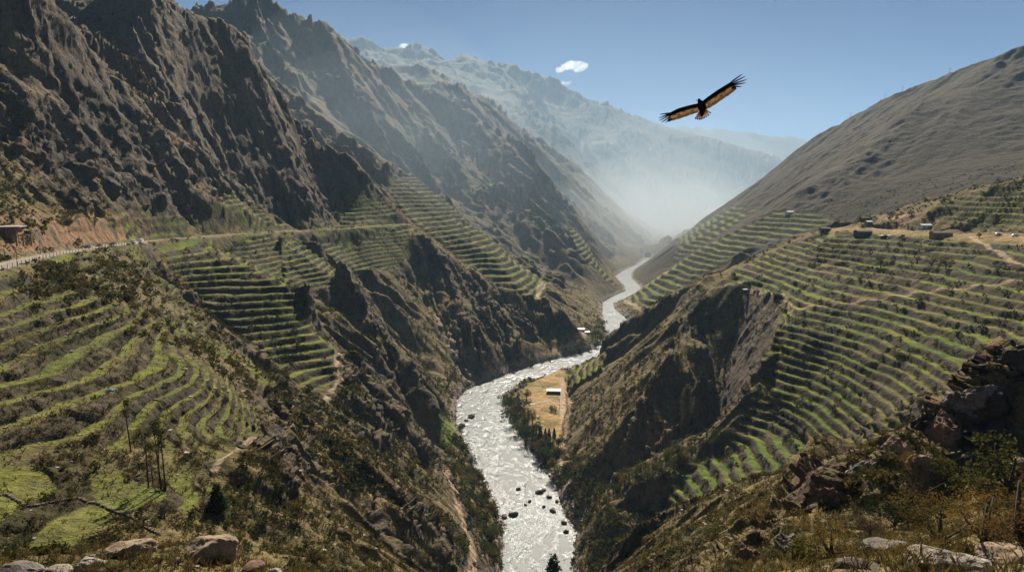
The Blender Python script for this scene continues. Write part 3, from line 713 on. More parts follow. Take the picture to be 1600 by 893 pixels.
def blob_centres(n, rng, rx, z0, z1, hollow=.55):
    d = rng.normal(size=(n, 3)); d /= np.linalg.norm(d, axis=1)[:, None]; r = hollow + (1 - hollow) * rng.random(n) ** .6
    c = d * r[:, None]; return np.stack([c[:, 0] * rx, c[:, 1] * rx, (z0 + z1) / 2 + c[:, 2] * (z1 - z0) / 2], 1)
TREE = {}
def tree_kind(kind, seed):          # unit-height trees: (crown mesh, trunk mesh)
    key = (kind, seed)
    if key in TREE: return TREE[key]
    rng = np.random.default_rng(100 + seed); t = MB()
    lean = rng.uniform(-.06, .06, 2)
    if kind in ('olive', 'green', 'grey', 'gold', 'bush', 'darkbush', 'brown', 'goldbush', 'brownbush'):
        bush = kind.endswith('bush'); z0 = .06 if bush else .26
        lobes = []
        for i in range(rng.integers(4, 7)):
            a = rng.uniform(0, 6.28); q = rng.uniform(.1, .30 if not bush else .42); lobes.append((math.cos(a) * q, math.sin(a) * q, rng.uniform(z0 + .18, .80), rng.uniform(.16, .28)))
        cs = np.concatenate([blob_centres(26, rng, r, z - r * .85, z + r * .75) + np.array([[x, y, 0]]) for x, y, z, r in lobes])
        cs[:, 2] = np.maximum(cs[:, 2], .03)
        nl_, ls_ = (30, .013) if kind in ('goldbush', 'brownbush') else (11, .026)
        q = leaves(cs, nl_, .04, ls_, rng); bright = np.repeat(rng.uniform(.55, 1.5, len(cs)), nl_)
        t.tube([(0, 0, -.05), (lean[0] * .4, lean[1] * .4, z0 + .05), (lean[0], lean[1], .6)], [.04, .03, .012])
        for x, y, z, r in lobes: t.tube([(lean[0] * .4, lean[1] * .4, z0 * .9), (x * .6, y * .6, (z0 + z) / 2), (x, y, z)], [.022, .014, .006], 5)
        m = LEAF[{'bush': 'olive', 'darkbush': 'dark', 'goldbush': 'gold', 'brownbush': 'brown'}.get(kind, kind)]
    elif kind == 'conifer':
        cs = []
        for z in np.linspace(.10, .98, 26):
            r = .22 * (1 - z) ** .8 + .012; n = max(3, int(34 * (1 - z) + 4)); a = rng.uniform(0, 6.28, n); q = r * rng.uniform(.35, 1.12, n)
            cs.append(np.stack([np.cos(a) * q, np.sin(a) * q, z - q * .35 + rng.normal(size=n) * .012], 1))
        cs = np.concatenate(cs); q = leaves(cs, 9, .018, .022, rng, 1.2); bright = np.repeat(rng.uniform(.6, 1.4, len(cs)), 9)
        t.tube([(0, 0, -.05), (0, 0, .5), (0, 0, .97)], [.024, .014, .004]); m = LEAF['dark']
    elif kind == 'tall':             # tall eucalyptus with a loose tapering crown
        cs = []
        for z in np.linspace(.38, .98, 22):
            r = (.135 * math.sin(min(1, (1.06 - z) / .5) * 1.57)) ; n = 9; a = rng.uniform(0, 6.28, n); q = r * rng.uniform(.2, 1.15, n)
            cs.append(np.stack([np.cos(a) * q, np.sin(a) * q, z + rng.normal(size=n) * .025], 1))
        cs = np.concatenate(cs); q = leaves(cs, 12, .022, .016, rng); bright = np.repeat(rng.uniform(.6, 1.5, len(cs)), 12)
        t.tube([(0, 0, -.05), (lean[0] * .3, 0, .4), (lean[0] * .5, 0, .95)], [.016, .012, .003])
        for i in range(9):
            z = rng.uniform(.42, .85); a = rng.uniform(0, 6.28); t.tube([(0, 0, z), (math.cos(a) * .09, math.sin(a) * .09, z + .07)], [.006, .002], 5)
        m = LEAF['grey']
    elif kind == 'slim':             # bare-stemmed eucalyptus, tuft of leaves on top
        cs = np.concatenate([blob_centres(16, rng, .09, .78, 1.0, .2), blob_centres(8, rng, .06, .62, .78, .2) + np.array([[rng.uniform(-.05, .05), 0, 0]])])
        q = leaves(cs, 14, .022, .016, rng); bright = np.repeat(rng.uniform(.5, 1.4, len(cs)), 14)
        t.tube([(0, 0, -.04), (lean[0] * .5, lean[1] * .5, .5), (lean[0], lean[1], .96)], [.014, .010, .003])
        for i in range(7):
            z = rng.uniform(.35, .85); a = rng.uniform(0, 6.28); t.tube([(lean[0] * z, lean[1] * z, z), (lean[0] * z + math.cos(a) * .06, lean[1] * z + math.sin(a) * .06, z + .06)], [.005, .0015], 5)
        m = LEAF['olive']
    elif kind == 'sparse':           # nearly leafless small tree
        cs = []
        for i in range(16):
            a = rng.uniform(0, 6.28); z = rng.uniform(.5, .95); q = rng.uniform(.1, .4); e = (math.cos(a) * q, math.sin(a) * q, z); cs.append(e)
            t.tube([(0, 0, .3 * rng.random() + .12), (e[0] * .5, e[1] * .5, z * .7), e], [.016, .009, .003], 5)
        t.tube([(0, 0, -.05), (0, 0, .5)], [.03, .015]); cs = np.array(cs)
        q = leaves(cs, 16, .07, .018, rng); bright = np.repeat(rng.uniform(.6, 1.4, len(cs)), 16); m = LEAF['brown']
    tint = np.stack([bright * rng.uniform(.9, 1.15, len(bright)), bright, bright * rng.uniform(.8, 1.1, len(bright))], 1)
    TREE[key] = (rough_mesh('crown', q, tint, m), t.mesh('trunk', BARK, True)); return TREE[key]
def plant(name, kind, loc, h, label, cat='tree', group=None, seed=None, wide=1.0):
    seed = random.randrange(4) if seed is None else seed
    cr, tr = tree_kind(kind, seed)
    r = empty(name, (loc[0], loc[1], loc[2] - .01 * h), random.uniform(0, 6.28)); r.scale = (h * wide, h * wide, h)
    tag(r, label, cat, group); link('trunk', tr, r); link('crown', cr, r); return r
ORD = ['first', 'second', 'third', 'fourth', 'fifth', 'sixth', 'seventh', 'eighth', 'ninth', 'tenth', 'eleventh', 'twelfth', 'thirteenth', 'fourteenth', 'fifteenth', 'sixteenth', 'seventeenth', 'eighteenth', 'nineteenth', 'twentieth',
       'twenty-first', 'twenty-second', 'twenty-third', 'twenty-fourth', 'twenty-fifth', 'twenty-sixth', 'twenty-seventh', 'twenty-eighth', 'twenty-ninth', 'thirtieth']
def row(name, items, kinds, label, cat='tree', group=None, dmin=8):      # items (u,v,height px) ordered; label has {o}
    out = []
    for i, (u, v, hp) in enumerate(items):
        p = gp(u, v, dmin)
        if p is None: continue
        h = hp * math.hypot(*p) / FPX
        out.append(plant(name, kinds[i % len(kinds)], p, h, label.format(o=ORD[i]), cat, group))
    return out
# trees along the left bank, ordered from the bottom of the picture upstream
row('riverside_tree', [(772,884,26),(757,868,24),(781,862,18),(768,845,26),(752,838,22),(776,834,16),(760,818,24),(741,808,20),(769,800,18),(752,792,24),(734,782,22),(757,775,16),(741,764,26),(722,762,24),(748,749,18),(729,742,22),(710,735,20),(735,726,20),(716,718,18),(724,704,16),(703,712,16),(712,690,15),(718,674,14),(686,652,16),(672,646,12)],
    ['olive', 'green', 'gold', 'olive', 'bush', 'grey'], 'leafy tree on the left riverbank, {o} counting upstream from the bottom edge', group='trees along the left riverbank', dmin=200)
row('riverside_tree', [(u_, v_, h_ * 1.3) for u_, v_, h_ in [(786,628,14),(790,640,18),(796,654,20),(803,664,22),(806,648,18),(812,678,22),(818,668,18),(822,690,24),(828,678,16),(834,702,24),(843,712,24),(852,722,22),(800,634,14),(858,705,20),(866,716,22),(872,700,18),(866,735,18),(873,745,16),(848,699,18),(819,640,18),(826,652,18),(832,664,20),(822,625,14),(838,678,18)]],
    ['olive', 'green', 'bush', 'olive', 'gold', 'green'], 'leafy tree fringing the sandy river flat, {o} counting downstream from its upper tip', group='trees around the river flat', dmin=200)
row('conifer_tree', [(833,690,18),(844,690,26),(852,688,20),(858,684,16),(866,682,15)], ['conifer'], 'dark pointed conifer edging the sandy flat, {o} from left in its row', group='conifers by the river flat', dmin=200)
row('conifer_tree', [(862,641,10),(868,643,12)], ['darkbush'], 'dark low tree on the sand below the riverside house, {o} from the left', group='shrubs below the river house', dmin=200)
plant('conifer_tree', 'conifer', (12, 186, gz(12, 186)), 23, 'lone dark conifer standing in front of the river at the bottom edge')
row('tree', [(906,502,12),(914,512,12),(922,520,16),(930,528,18),(936,520,18),(941,512,16),(938,535,16),(930,545,14),(920,551,12),(945,526,14),(899,534,10),(883,549,12),(893,556,14),(905,555,14)], ['olive', 'green', 'grey'],
    'small tree beside the far river bend, {o} counting down from the upper bend', group='trees at the far river bend', dmin=400)
row('bush', [(802,577,15),(828,574,18),(770,592,8),(783,588,9),(846,570,9),(858,566,10)], ['olive', 'bush'], 'round bush under the left slope across the river, {o} from the left', 'bush', 'bushes at the foot of the left slope', 400)
plant('eucalyptus_tree', 'tall', gp(1072, 674, 250), 31, 'tallest lone pale tree standing in the dark bay of the right slope')
row('slope_tree', [(938,770,20),(948,762,22),(958,770,22),(966,754,22),(976,762,24),(984,748,22),(993,756,24),(1002,742,26),(1011,752,24),(1020,738,24),(1030,744,26),(1041,728,30),(1052,732,24),(1060,714,28),(1068,726,22),(1080,712,22),(1118,700,22),(1128,690,24),(1140,682,20)],
    ['grey', 'olive', 'green', 'grey', 'gold'], 'leafy tree in the gully grove of the right slope, {o} counting up from the river', group='trees in the right gully', dmin=200)
row('small_tree', [(1376,418,20),(1456,416,18),(1478,420,20)], ['grey', 'grey', 'brown'], 'small thin tree on the right terraces, {o} from the left', group='trees on the right terraces', dmin=250)
row('bush', [(1158,462,8),(1104,468,9),(1156,486,9),(1222,545,9),(1300,640,12),(1330,610,12),(1355,590,12),(1262,600,10),(1400,560,10),(1452,500,9),(1490,386,8),(1530,372,8),(1502,384,9),(1440,470,8),(1390,500,8)], ['bush', 'darkbush', 'grey'],
    'dark bush among right terraces, {o} counting from the outer spur', 'bush', 'bushes among the right terraces', 200)
plant('tree', 'olive', gp(1345, 349, 400), 8, 'dark tree rising behind the hilltop hamlet')
row('slim_tree', [(205,706,78),(232,762,84),(240,760,62),(248,728,70),(252,764,96),(259,766,92)], ['slim'], 'tall bare stemmed tree on the lower left terraces, {o} from the left', group='tall thin trees on the left terraces', dmin=40)
plant('conifer_tree', 'conifer', gp(340, 796, 40), 50 * 105 / FPX, 'dense dark conifer on the grass above the foreground boulders', seed=2, wide=1.7)
row('bush', [(86,780,20),(110,782,16),(258,808,24),(395,790,22),(425,740,16),(205,590,16),(150,690,14),(300,700,16),(365,668,12),(70,560,12),(20,560,12),(150,520,12),(96,505,12),(260,655,14),(30,650,14),(440,770,20),(455,800,22),(410,820,20)], ['darkbush', 'bush', 'darkbush', 'bush', 'olive'],
    'dark bush on left terraces, {o} counting from the field wall', 'bush', 'bushes on the left terraces', 40)
log('trees')
# ------------------------------------------------------------------ scrub, tussocks, grass: cover nobody could count
def scatter(n, r0, r1, tmax, accept, seed):
    rng = np.random.default_rng(seed)
    lr = rng.uniform(math.log(r0), math.log(r1), n); th = rng.uniform(-tmax, tmax, n)
    j = np.clip(np.searchsorted(tha, th), 0, NTH - 1); i = np.clip(np.searchsorted(lra, lr), 0, NLR - 1)
    ok = accept(i, j, rng); i, j = i[ok], j[ok]; i1, j1 = np.maximum(i - 1, 0), np.maximum(j - 1, 0)
    a, b = rng.random(len(i)), rng.random(len(i))        # anywhere inside the cell, not on its corner
    def at_(F): return (F[i, j] * (1 - b) + F[i, j1] * b) * (1 - a) + (F[i1, j] * (1 - b) + F[i1, j1] * b) * a
    return at_(X), at_(Y), at_(Z), RR[i, j], i, j, rng
bare = ((nearR3 > .4) & (slope > .9)) | (FLAT > .3) | (BENCH > .3) | inriv | (road_d < 5.5) | (nearR3 < 0)
pathmin = np.minimum.reduce([linedist([P2(*q) for q in p] if len(p[0]) == 3 and p[0][2] > 0 else p, TH, LR, 20)[0] for p in PATHS + [PATH_L, PATH_R, PATH_T]])
bare |= pathmin < 3
scrubby = smooth(-.25, .35, n2 + .5 * n1 + .25)
def acc_scrub(i, j, rng):
    t = tread[i, j]; p = scrubby[i, j] * (1 - smooth(1.5, 2.2, slope[i, j])) * (1 - .97 * np.clip(t + .9 * soil[i, j], 0, 1)) * (1 - .6 * tm[i, j]) * (1 - .5 * high[i, j]) * (1 - .45 * R1soft[i, j])
    p = np.maximum(p, .12 * tm[i, j] * smooth(TREAD + .08, TREAD + .25, fr[i, j]))
    return (rng.random(len(i)) < p) & ~bare[i, j]
def cover(name, sets, mat, label):
    cos, tin = [], []
    for (n, r0, r1, tmax, acc, seed, per, nc, size, leaf, k, pal, flat) in sets:
        x, y, z, r, i, j, rng = scatter(n, r0, r1, tmax, acc, seed); m = len(x)
        s = rng.uniform(size[0], size[1], m) * rng.uniform(.6, 1.2, m)
        c = np.stack([x, y, z], 1)
        cc = np.repeat(c, nc, 0); ss = np.repeat(s, nc)
        d = rng.normal(size=(m * nc, 3)); d /= np.linalg.norm(d, axis=1)[:, None]; d[:, 2] = np.abs(d[:, 2]) * flat + .15
        cc = cc + d * ss[:, None] * .75
        q = leaves(cc, per, ss * .22, ss * leaf, rng, .4, k)
        pal = np.array(pal); col = pal[rng.integers(0, len(pal), m)] * rng.uniform(.7, 1.35, (m, 1)); b = np.repeat(col, nc * per, 0) * rng.uniform(.65, 1.35, (m * nc * per, 1))
        cos.append(q); tin.append(b); log(name, m, len(q))
    return [link(name, rough_mesh(name, q, b, mat, q.shape[1])) for q, b in zip([np.concatenate(cos)] if len({q.shape[1] for q in cos}) == 1 else cos, [np.concatenate(tin)] if len({q.shape[1] for q in cos}) == 1 else tin)]
WHITE = leaf_mat('scrub_leaves', (1, 1, 1), .3)
PAL = [(.045, .047, .015), (.058, .056, .020), (.080, .066, .024), (.034, .040, .015), (.095, .074, .030)]
PALG = [(.150, .105, .040), (.120, .090, .035), (.175, .120, .045), (.085, .075, .028)]
def acc_bank(i, j, rng):
    d = rivd[i, j]; return (d > 3) & (d < 30) & (rng.random(len(i)) < (.8 - .6 * smooth(8, 28, d)) * smooth(-.3, .3, n2[i, j] + .5 * n3[i, j])) & ~bare[i, j] & (slope[i, j] < 1.6)
for o in cover('scrub', [(40000, 215, 1100, R(12), acc_bank, 4, 5, 8, (1.1, 2.9), .30, 3, [(.036, .042, .013), (.050, .055, .016), (.070, .066, .020), (.028, .036, .012), (.085, .068, .022)], 1.0),
                         (52000, 230, 1250, R(41), acc_scrub, 1, 4, 5, (.9, 2.1), .42, 3, PAL, .9),
                         (16000, 85, 240, R(41), acc_scrub, 2, 6, 8, (.45, 1.15), .26, 3, PAL, .9),
                         (5200, 30, 90, R(41), acc_scrub, 3, 10, 12, (.25, .62), .17, 3, PAL, .9)], WHITE, ''):
    tag(o, 'low olive scrub scattered over the canyon slopes', 'scrub', kind='stuff')
def acc_grass(i, j, rng):
    p = (1 - .85 * ((RR[i, j] < 32) & (X[i, j] > 3))) * (1 - smooth(1.2, 1.9, slope[i, j])) * (1 - .8 * tread[i, j]) * smooth(-.5, .2, n3[i, j] - .4 * n2[i, j] + .1)
    return (rng.random(len(i)) < p) & ~bare[i, j]
def tussocks(name, sets):
    cos, tin = [], []
    for (n, r0, r1, acc, seed, nb, hh, wd, pal) in sets:
        x, y, z, r, i, j, rng = scatter(n, r0, r1, R(41), acc, seed); m = len(x)
        b = np.repeat(np.stack([x, y, z - .02], 1), nb, 0); N = m * nb
        h = np.repeat(rng.uniform(hh[0], hh[1], m), nb) * rng.uniform(.5, 1.2, N); a = rng.uniform(0, 6.28, N); ln = rng.uniform(.1, .75, N)
        root = b + np.stack([np.cos(a), np.sin(a), 0 * a], 1) * (h * .16 * rng.random(N))[:, None]
        tip = root + np.stack([np.cos(a) * ln * h, np.sin(a) * ln * h, h * np.sqrt(1 - .6 * ln ** 2)], 1)
        w_ = (np.stack([-np.sin(a + 1), np.cos(a + 1), 0 * a], 1) * (wd * rng.uniform(.6, 1.3, N))[:, None])
        mid = (root + tip) / 2 + np.array([0, 0, 1]) * (h * .12)[:, None]
        cos.append(np.stack([root - w_, root + w_, mid + w_ * .7, tip], 1)[:, [0, 1, 2, 3]])
        pal = np.array(pal); tin.append(np.repeat(pal[rng.integers(0, len(pal), m)] * rng.uniform(.7, 1.3, (m, 1)), nb, 0) * rng.uniform(.7, 1.3, (N, 1))); log(name, m, N)
    return link(name, rough_mesh(name, np.concatenate(cos), np.concatenate(tin), WHITE))
o = tussocks('dry_grass', [(26000, 9, 45, acc_grass, 11, 16, (.14, .42), .006, PALG), (30000, 45, 130, acc_grass, 12, 9, (.3, .75), .02, PALG), (26000, 130, 330, acc_grass, 13, 5, (.5, 1.2), .06, PALG)])
tag(o, 'dry golden bunch grass growing over the near slopes', 'grass', kind='stuff')
log('cover')
# ------------------------------------------------------------------ buildings, road furniture, vehicles
M = dict(
 tin=plain('pale_tin_roof', (.62, .60, .56), .5, .12, 3), dark=plain('dark_timber_with_shade', (.045, .036, .030), .8, .3, 3), adobe=plain('adobe_wall', (.26, .17, .105), .95, .25, 2.5),
 stone=plain('stone_wall', (.13, .105, .085), .95, .4, 3), thatch=plain('weathered_roof', (.105, .085, .068), .95, .3, 5), concrete=plain('concrete', (.34, .31, .28), .9, .2, 2),
 brick=plain('brick_wall', (.27, .135, .080), .95, .3, 4), glass=plain('dark_opening', (.012, .012, .014), .3, .1, 1, .5), white=plain('white_sheet', (.72, .71, .68), .7, .1, 3), post=plain('rusty_steel', (.055, .045, .040), .7, .3, 5),
 tarp=plain('blue_tarpaulin', (.08, .27, .42), .6, .3, 3), tyre=plain('tyre', (.014, .014, .015), .8, .1, 5), lamp=plain('lamp_glass', (.6, .58, .5), .2, .1, 3, .6), wood=plain('pole_wood', (.085, .065, .050), .9, .3, 6))
def house(name, loc, rz, w, d, h, roof, wall, label, pitch=.25, over=.5, flat=False, ndoor=1, nwin=2, porch=False):
    r = empty(name, (loc[0], loc[1], loc[2] - .05), rz); tag(r, label, 'house')
    b = MB(); t = .25
    if flat: b.box(-w/2, w/2, -d/2, d/2, -1.5, h)
    else:
        b.add([(-w/2,-d/2,-1.5),(w/2,-d/2,-1.5),(w/2,d/2,-1.5),(-w/2,d/2,-1.5),(-w/2,-d/2,h),(w/2,-d/2,h),(w/2,d/2,h),(-w/2,d/2,h),(-w/2,0,h+d/2*pitch),(w/2,0,h+d/2*pitch)],
              [(0,3,2,1),(0,1,5,4),(2,3,7,6),(1,2,6,9,5),(3,0,4,8,7),(4,5,9,8),(6,7,8,9)])
    b.build('wall', wall, r)
    rf = MB()
    if flat: rf.box(-w/2-over, w/2+over, -d/2-over, d/2+over, h+.003, h+.25)
    else:
        for s in (-1, 1):
            y0, y1 = s*(d/2+over), s*.01; z0, z1 = h-over*pitch+.02, h+d/2*pitch+.02
            rf.add([(-w/2-over,y0,z0),(w/2+over,y0,z0),(w/2+over,y1,z1),(-w/2-over,y1,z1),(-w/2-over,y0,z0+.14),(w/2+over,y0,z0+.14),(w/2+over,y1,z1+.14),(-w/2-over,y1,z1+.14)],
                   [(0,1,2,3),(7,6,5,4),(0,4,5,1),(1,5,6,2),(2,6,7,3),(3,7,4,0)])
    rf.build('roof', roof, r)
    for k in range(ndoor):
        x = -w*.28 + k*w*.4; q = MB(); q.box(x-.45, x+.45, -d/2-.04, -d/2+.02, 0, 2.0); dd = q.build('door', M['dark'], r)
    for k in range(nwin):
        x = w*(.08 + .3*k) if nwin > 1 else w*.2
        q = MB(); q.box(x-.45, x+.45, -d/2-.035, -d/2+.02, .95, 1.85); wn = q.build('window', M['glass'], r)
        f = MB(); f.box(x-.58, x+.58, -d/2-.09, -d/2-.0352, .82, .95); f.build('sill', M['wood'], wn)
    if porch:
        for k in range(5):
            x = -w/2 + .2 + k*(w-.4)/4; q = MB(); q.box(x-.08, x+.08, -d/2-1.9, -d/2-1.74, -1, h-.35); q.build('porch_post', M['wood'], r)
        q = MB(); q.add([(-w/2-.3,-d/2-2.2,h-.42),(w/2+.3,-d/2-2.2,h-.42),(w/2+.3,-d/2-.01,h-.06),(-w/2-.3,-d/2-.01,h-.06),(-w/2-.3,-d/2-2.2,h-.3),(w/2+.3,-d/2-2.2,h-.3),(w/2+.3,-d/2-.01,h+.04),(-w/2-.3,-d/2-.01,h+.04)],[(0,3,2,1),(4,5,6,7),(0,1,5,4),(1,2,6,5),(2,3,7,6),(3,0,4,7)]); q.build('porch_roof', M['dark'], r)
    return r
def at(u, v, dmin=8): return gp(u, v, dmin)
p = at(865, 613, 300); house('river_house', p, R(-3), 12.5, 6.5, 3.0, M['tin'], M['dark'], 'white tin roofed house with dark front standing on the sandy river flat', .32, .7, porch=True)  # dark wall and porch colour carries the shade of the back-lit front
p = at(832, 631, 300); q = MB(); q.box(-2.6, 2.6, -1.9, 1.9, -.3, .22); q.box(-2.4, -2.1, -1.7, 1.7, .221, .6); o = q.build('concrete_pad', M['concrete']); o.location = p; tag(o, 'pale concrete pad on the sand left of the river house', 'concrete pad')
p = at(874, 641, 300); r = empty('utility_pole', p); tag(r, 'dark wooden pole rising beside the riverside house', 'pole'); q = MB(); q.tube([(0,0,-.5),(0,0,11)], [.17,.11]); q.build('shaft', M['wood'], r); q = MB(); q.box(-.9,.9,-.06,.06,10.2,10.35); q.build('crossarm', M['wood'], r)
# hilltop hamlet
for (u, v, w, d, h, roof, wall, fl, lab, dd) in [
  (1289, 362, 8, 6, 3.2, 'thatch', 'stone', False, 'dark stone hut at the outer left corner of the hilltop hamlet', 300),
  (1348, 366, 13, 6, 2.6, 'thatch', 'stone', False, 'long low dark hut second from left in the hilltop hamlet', 300),
  (1470, 370, 14, 6, 3.2, 'thatch', 'adobe', False, 'large dark roofed house at the right end of the hamlet', 300),
  (1445, 356, 8, 5, 2.4, 'tin', 'white', False, 'white roofed shed behind the hamlet below the dirt slip', 300),
  (1357, 350, 5, 4, 2.2, 'tin', 'adobe', False, 'tiny pale roofed hut at the back edge of the hamlet', 300),
  (1234, 334, 14, 8, 3.5, 'tin', 'white', False, 'white building beside the road on the far right mountainside', 700),
  (908, 517, 9, 6, 3.0, 'tin', 'adobe', False, 'pale house above the green field at the far river bend', 500),
  (917, 521, 7, 5, 2.6, 'tin', 'concrete', False, 'smaller pale house right of its neighbour at the far river bend', 500)]:
    p = at(u, v, dd); house('stone_house' if wall == 'stone' else 'house', p, random.uniform(-.3, .3), w, d, h, M[roof], M[wall], lab, .35, .4, fl, 1, 1)
def sheet(u, v, w, d, mat, label, cat='sheet', h=.25, name='plastic_sheet'):
    p = at(u, v, 60); n = 12; q = MB(); rg = np.random.default_rng(int(u))
    gx_, gy_ = np.meshgrid(np.linspace(-w/2, w/2, n), np.linspace(-d/2, d/2, n)); zz = h * rg.random((n, n)) + .12 + h * np.exp(-((gx_/w)**2+(gy_/d)**2)*6)
    vs = [(a, b, c) for a, b, c in zip(gx_.ravel(), gy_.ravel(), zz.ravel())] + [(a, b, c - .1 - .3 * h) for a, b, c in zip(gx_.ravel(), gy_.ravel(), zz.ravel())]
    fs = []; N = n * n
    for i in range(n-1):
        for j in range(n-1): a = i*n+j; fs += [(a,a+1,a+n+1,a+n),(N+a,N+a+n,N+a+n+1,N+a+1)]
    for i in range(n-1): fs += [(i,N+i,N+i+1,i+1),(N-n+i,N-n+i+1,2*N-n+i+1,2*N-n+i),(i*n,(i+1)*n,N+(i+1)*n,N+i*n),(i*n+n-1,N+i*n+n-1,N+(i+1)*n+n-1,(i+1)*n+n-1)]
    q.add(vs, fs); o = q.build(name, mat, None, True); o.location = p; o.rotation_euler = (0, 0, random.uniform(-.3, .3)); tag(o, label, cat); return o
sheet(1383, 368, 11, 4, M['white'], 'white plastic sheet spread on the bare ground of the hamlet'); sheet(172, 611, 1.5, 1.0, M['tarp'], 'crumpled blue tarpaulin lying on a left terrace', 'tarpaulin', .35, 'tarpaulin')
sheet(1170, 452, 10, 2.4, M['white'], 'white plastic sheet at the outer end of the spur track', h=.2)
# house by the left road: flat grey roof, columns, half-built lower storey
p = at(12, 376, 100); r = empty('roadside_house', (p[0] - 3, p[1] + 3, p[2] - .3), R(22)); tag(r, 'unfinished brick house with grey flat roof above the left road', 'house')
q = MB(); q.box(-9, 5, -3.5, 4, 2.6, 5.4); q.build('wall', M['brick'], r)
q = MB(); q.box(-10, 6.2, -5, 5, 5.4, 5.75); q.build('roof', M['concrete'], r)
q = MB(); q.box(-9, 3.0, -3, 4, -2, 2.597); q.build('lower_wall', M['adobe'], r)
for x, y, z1 in ((4.6, -4.2, 5.397), (1.6, -4.2, 5.397), (-4, -4.2, 5.397), (6.6, -3.6, 2.6), (9.2, -3.6, 2.2)): q = MB(); q.box(x-.28, x+.28, y-.28, y+.28, -2, z1); q.build('column', M['adobe'], r)
for x in (-6, -2.5, 1.2): q = MB(); q.box(x-.7, x+.7, -3.56, -3.44, 3.4, 4.7); q.build('window', M['glass'], r)
q = MB(); q.box(4.0, 9.6, -3.9, -3.3, 2.203, 2.5); q.build('beam', M['adobe'], r)
# road fence, poles
def along(ln, s):
    p = np.array(ln); dd = np.concatenate([[0], np.cumsum(np.hypot(*(p[1:, :2] - p[:-1, :2]).T))]); i = min(len(p) - 2, max(0, np.searchsorted(dd, s) - 1)); t = (s - dd[i]) / (dd[i+1] - dd[i]); q = p[i] + (p[i+1] - p[i]) * t; d = p[i+1] - p[i]; d = d / np.hypot(d[0], d[1]); return q, d
SR = np.concatenate([[0], np.cumsum(np.hypot(*(np.array(ROAD)[1:, :2] - np.array(ROAD)[:-1, :2]).T))])
fr_ = empty('roadside_fence', (0, 0, 0)); q0, d0 = along(ROAD, 60); fr_.location = (q0[0] + d0[1] * 4.3, q0[1] - d0[0] * 4.3, q0[2]); tag(fr_, 'long dark post and wire fence along the outer edge of the road', 'fence')
base_ = np.array(fr_.location); tops = []
for k in range(46):
    q, d = along(ROAD, 22 + k * 4.6); e = np.array([q[0] + d[1] * 4.3, q[1] - d[0] * 4.3, 0]); e[2] = q[2] - .25; e2 = e - base_; b = MB(); b.tube([e2 + (0, 0, -.6), e2 + (0, 0, 1.35)], [.09, .08], 6); b.build('post', M['post'], fr_); tops.append(e2)
for hh in (.5, .9, 1.28): b = MB(); b.tube([t + np.array((.0, 0, hh)) for t in tops], [.022] * len(tops), 4); b.build('wire', M['post'], fr_)
for k, (s, side, lab) in enumerate([(36, 1, 'nearest dark pole by the road at the left edge'), (62, -1, 'second dark pole beside the fenced left road'), (104, -1, 'third dark pole beside the fenced left road'), (1, 1, 'dark pole at the outer road bend near the left edge')]):
    q, d = along(ROAD, s + 20); r = empty('road_pole', (q[0] + side * d[1] * 5, q[1] - side * d[0] * 5, q[2] - .2)); tag(r, lab, 'pole')
    b = MB(); b.tube([(0, 0, -1), (.12, 0, 5.6)], [.13, .08]); b.build('shaft', M['wood'], r); b = MB(); b.box(-.55, .75, -.05, .05, 5.1, 5.22); b.build('crossarm', M['wood'], r)
def car(loc, rz, col, label, van=False):
    r = empty('parked_car', loc, rz); tag(r, label, 'car', None)
    mt = plain('car_paint', col, .35, .06, 1, .5, bump=0); L_, W = 4.3, 1.75
    prof = [(-2.15,.35),(2.15,.35),(2.15,.75),(1.9,.92),(1.0,1.0),(.35,1.5),(-1.2,1.52),(-1.9,1.05),(-2.15,.95)] if not van else [(-2.3,.35),(2.3,.35),(2.3,.95),(1.9,1.15),(1.3,2.0),(-2.2,2.05),(-2.3,1.9)]
    n = len(prof); b = MB(); ins = [.86 if z > 1.2 else 1 for x, z in prof]
    b.add([(x, -W/2*k, z) for (x, z), k in zip(prof, ins)] + [(x, W/2*k, z) for (x, z), k in zip(prof, ins)], [tuple(range(n)), tuple(range(2*n-1, n-1, -1))] + [(i, n+i, n+(i+1)%n, (i+1)%n) for i in range(n)]); b.build('body', mt, r)
    g = MB(); zt = 1.42 if not van else 1.85; zb = 1.03 if not van else 1.2
    for s in (-1, 1): y = s*(W/2 - .02); y2 = s*(W/2*.88 + .02); g.add([(-1.5,y,zb),(.8,y,zb),(.3,y2,zt),(-1.2,y2,zt)], [(0,1,2,3)] if s < 0 else [(3,2,1,0)])
    g.build('side_window', M['glass'], r)
    g = MB(); (x0, z0), (x1, z1) = ((1.02, 1.02), (.37, 1.49)) if not van else ((1.92, 1.17), (1.32, 1.98)); g.add([(x0,-.7,z0),(x0,.7,z0),(x1,.62,z1),(x1,-.62,z1)],[(0,1,2,3)]); o = g.build('windscreen', M['glass'], r); o.location = (.02, 0, .015)
    for x in (-1.35, 1.35):
        for s in (-1, 1): b = MB(); b.tube([(x, s*(W/2-.22), .33), (x, s*(W/2+.01), .33)], [.33, .33], 14); b.build('wheel', M['tyre'], r)
    for s in (-1, 1): b = MB(); b.box(2.13, 2.19, s*.6-.16, s*.6+.16, .66, .8); b.build('headlight', M['lamp'], r)
    return r
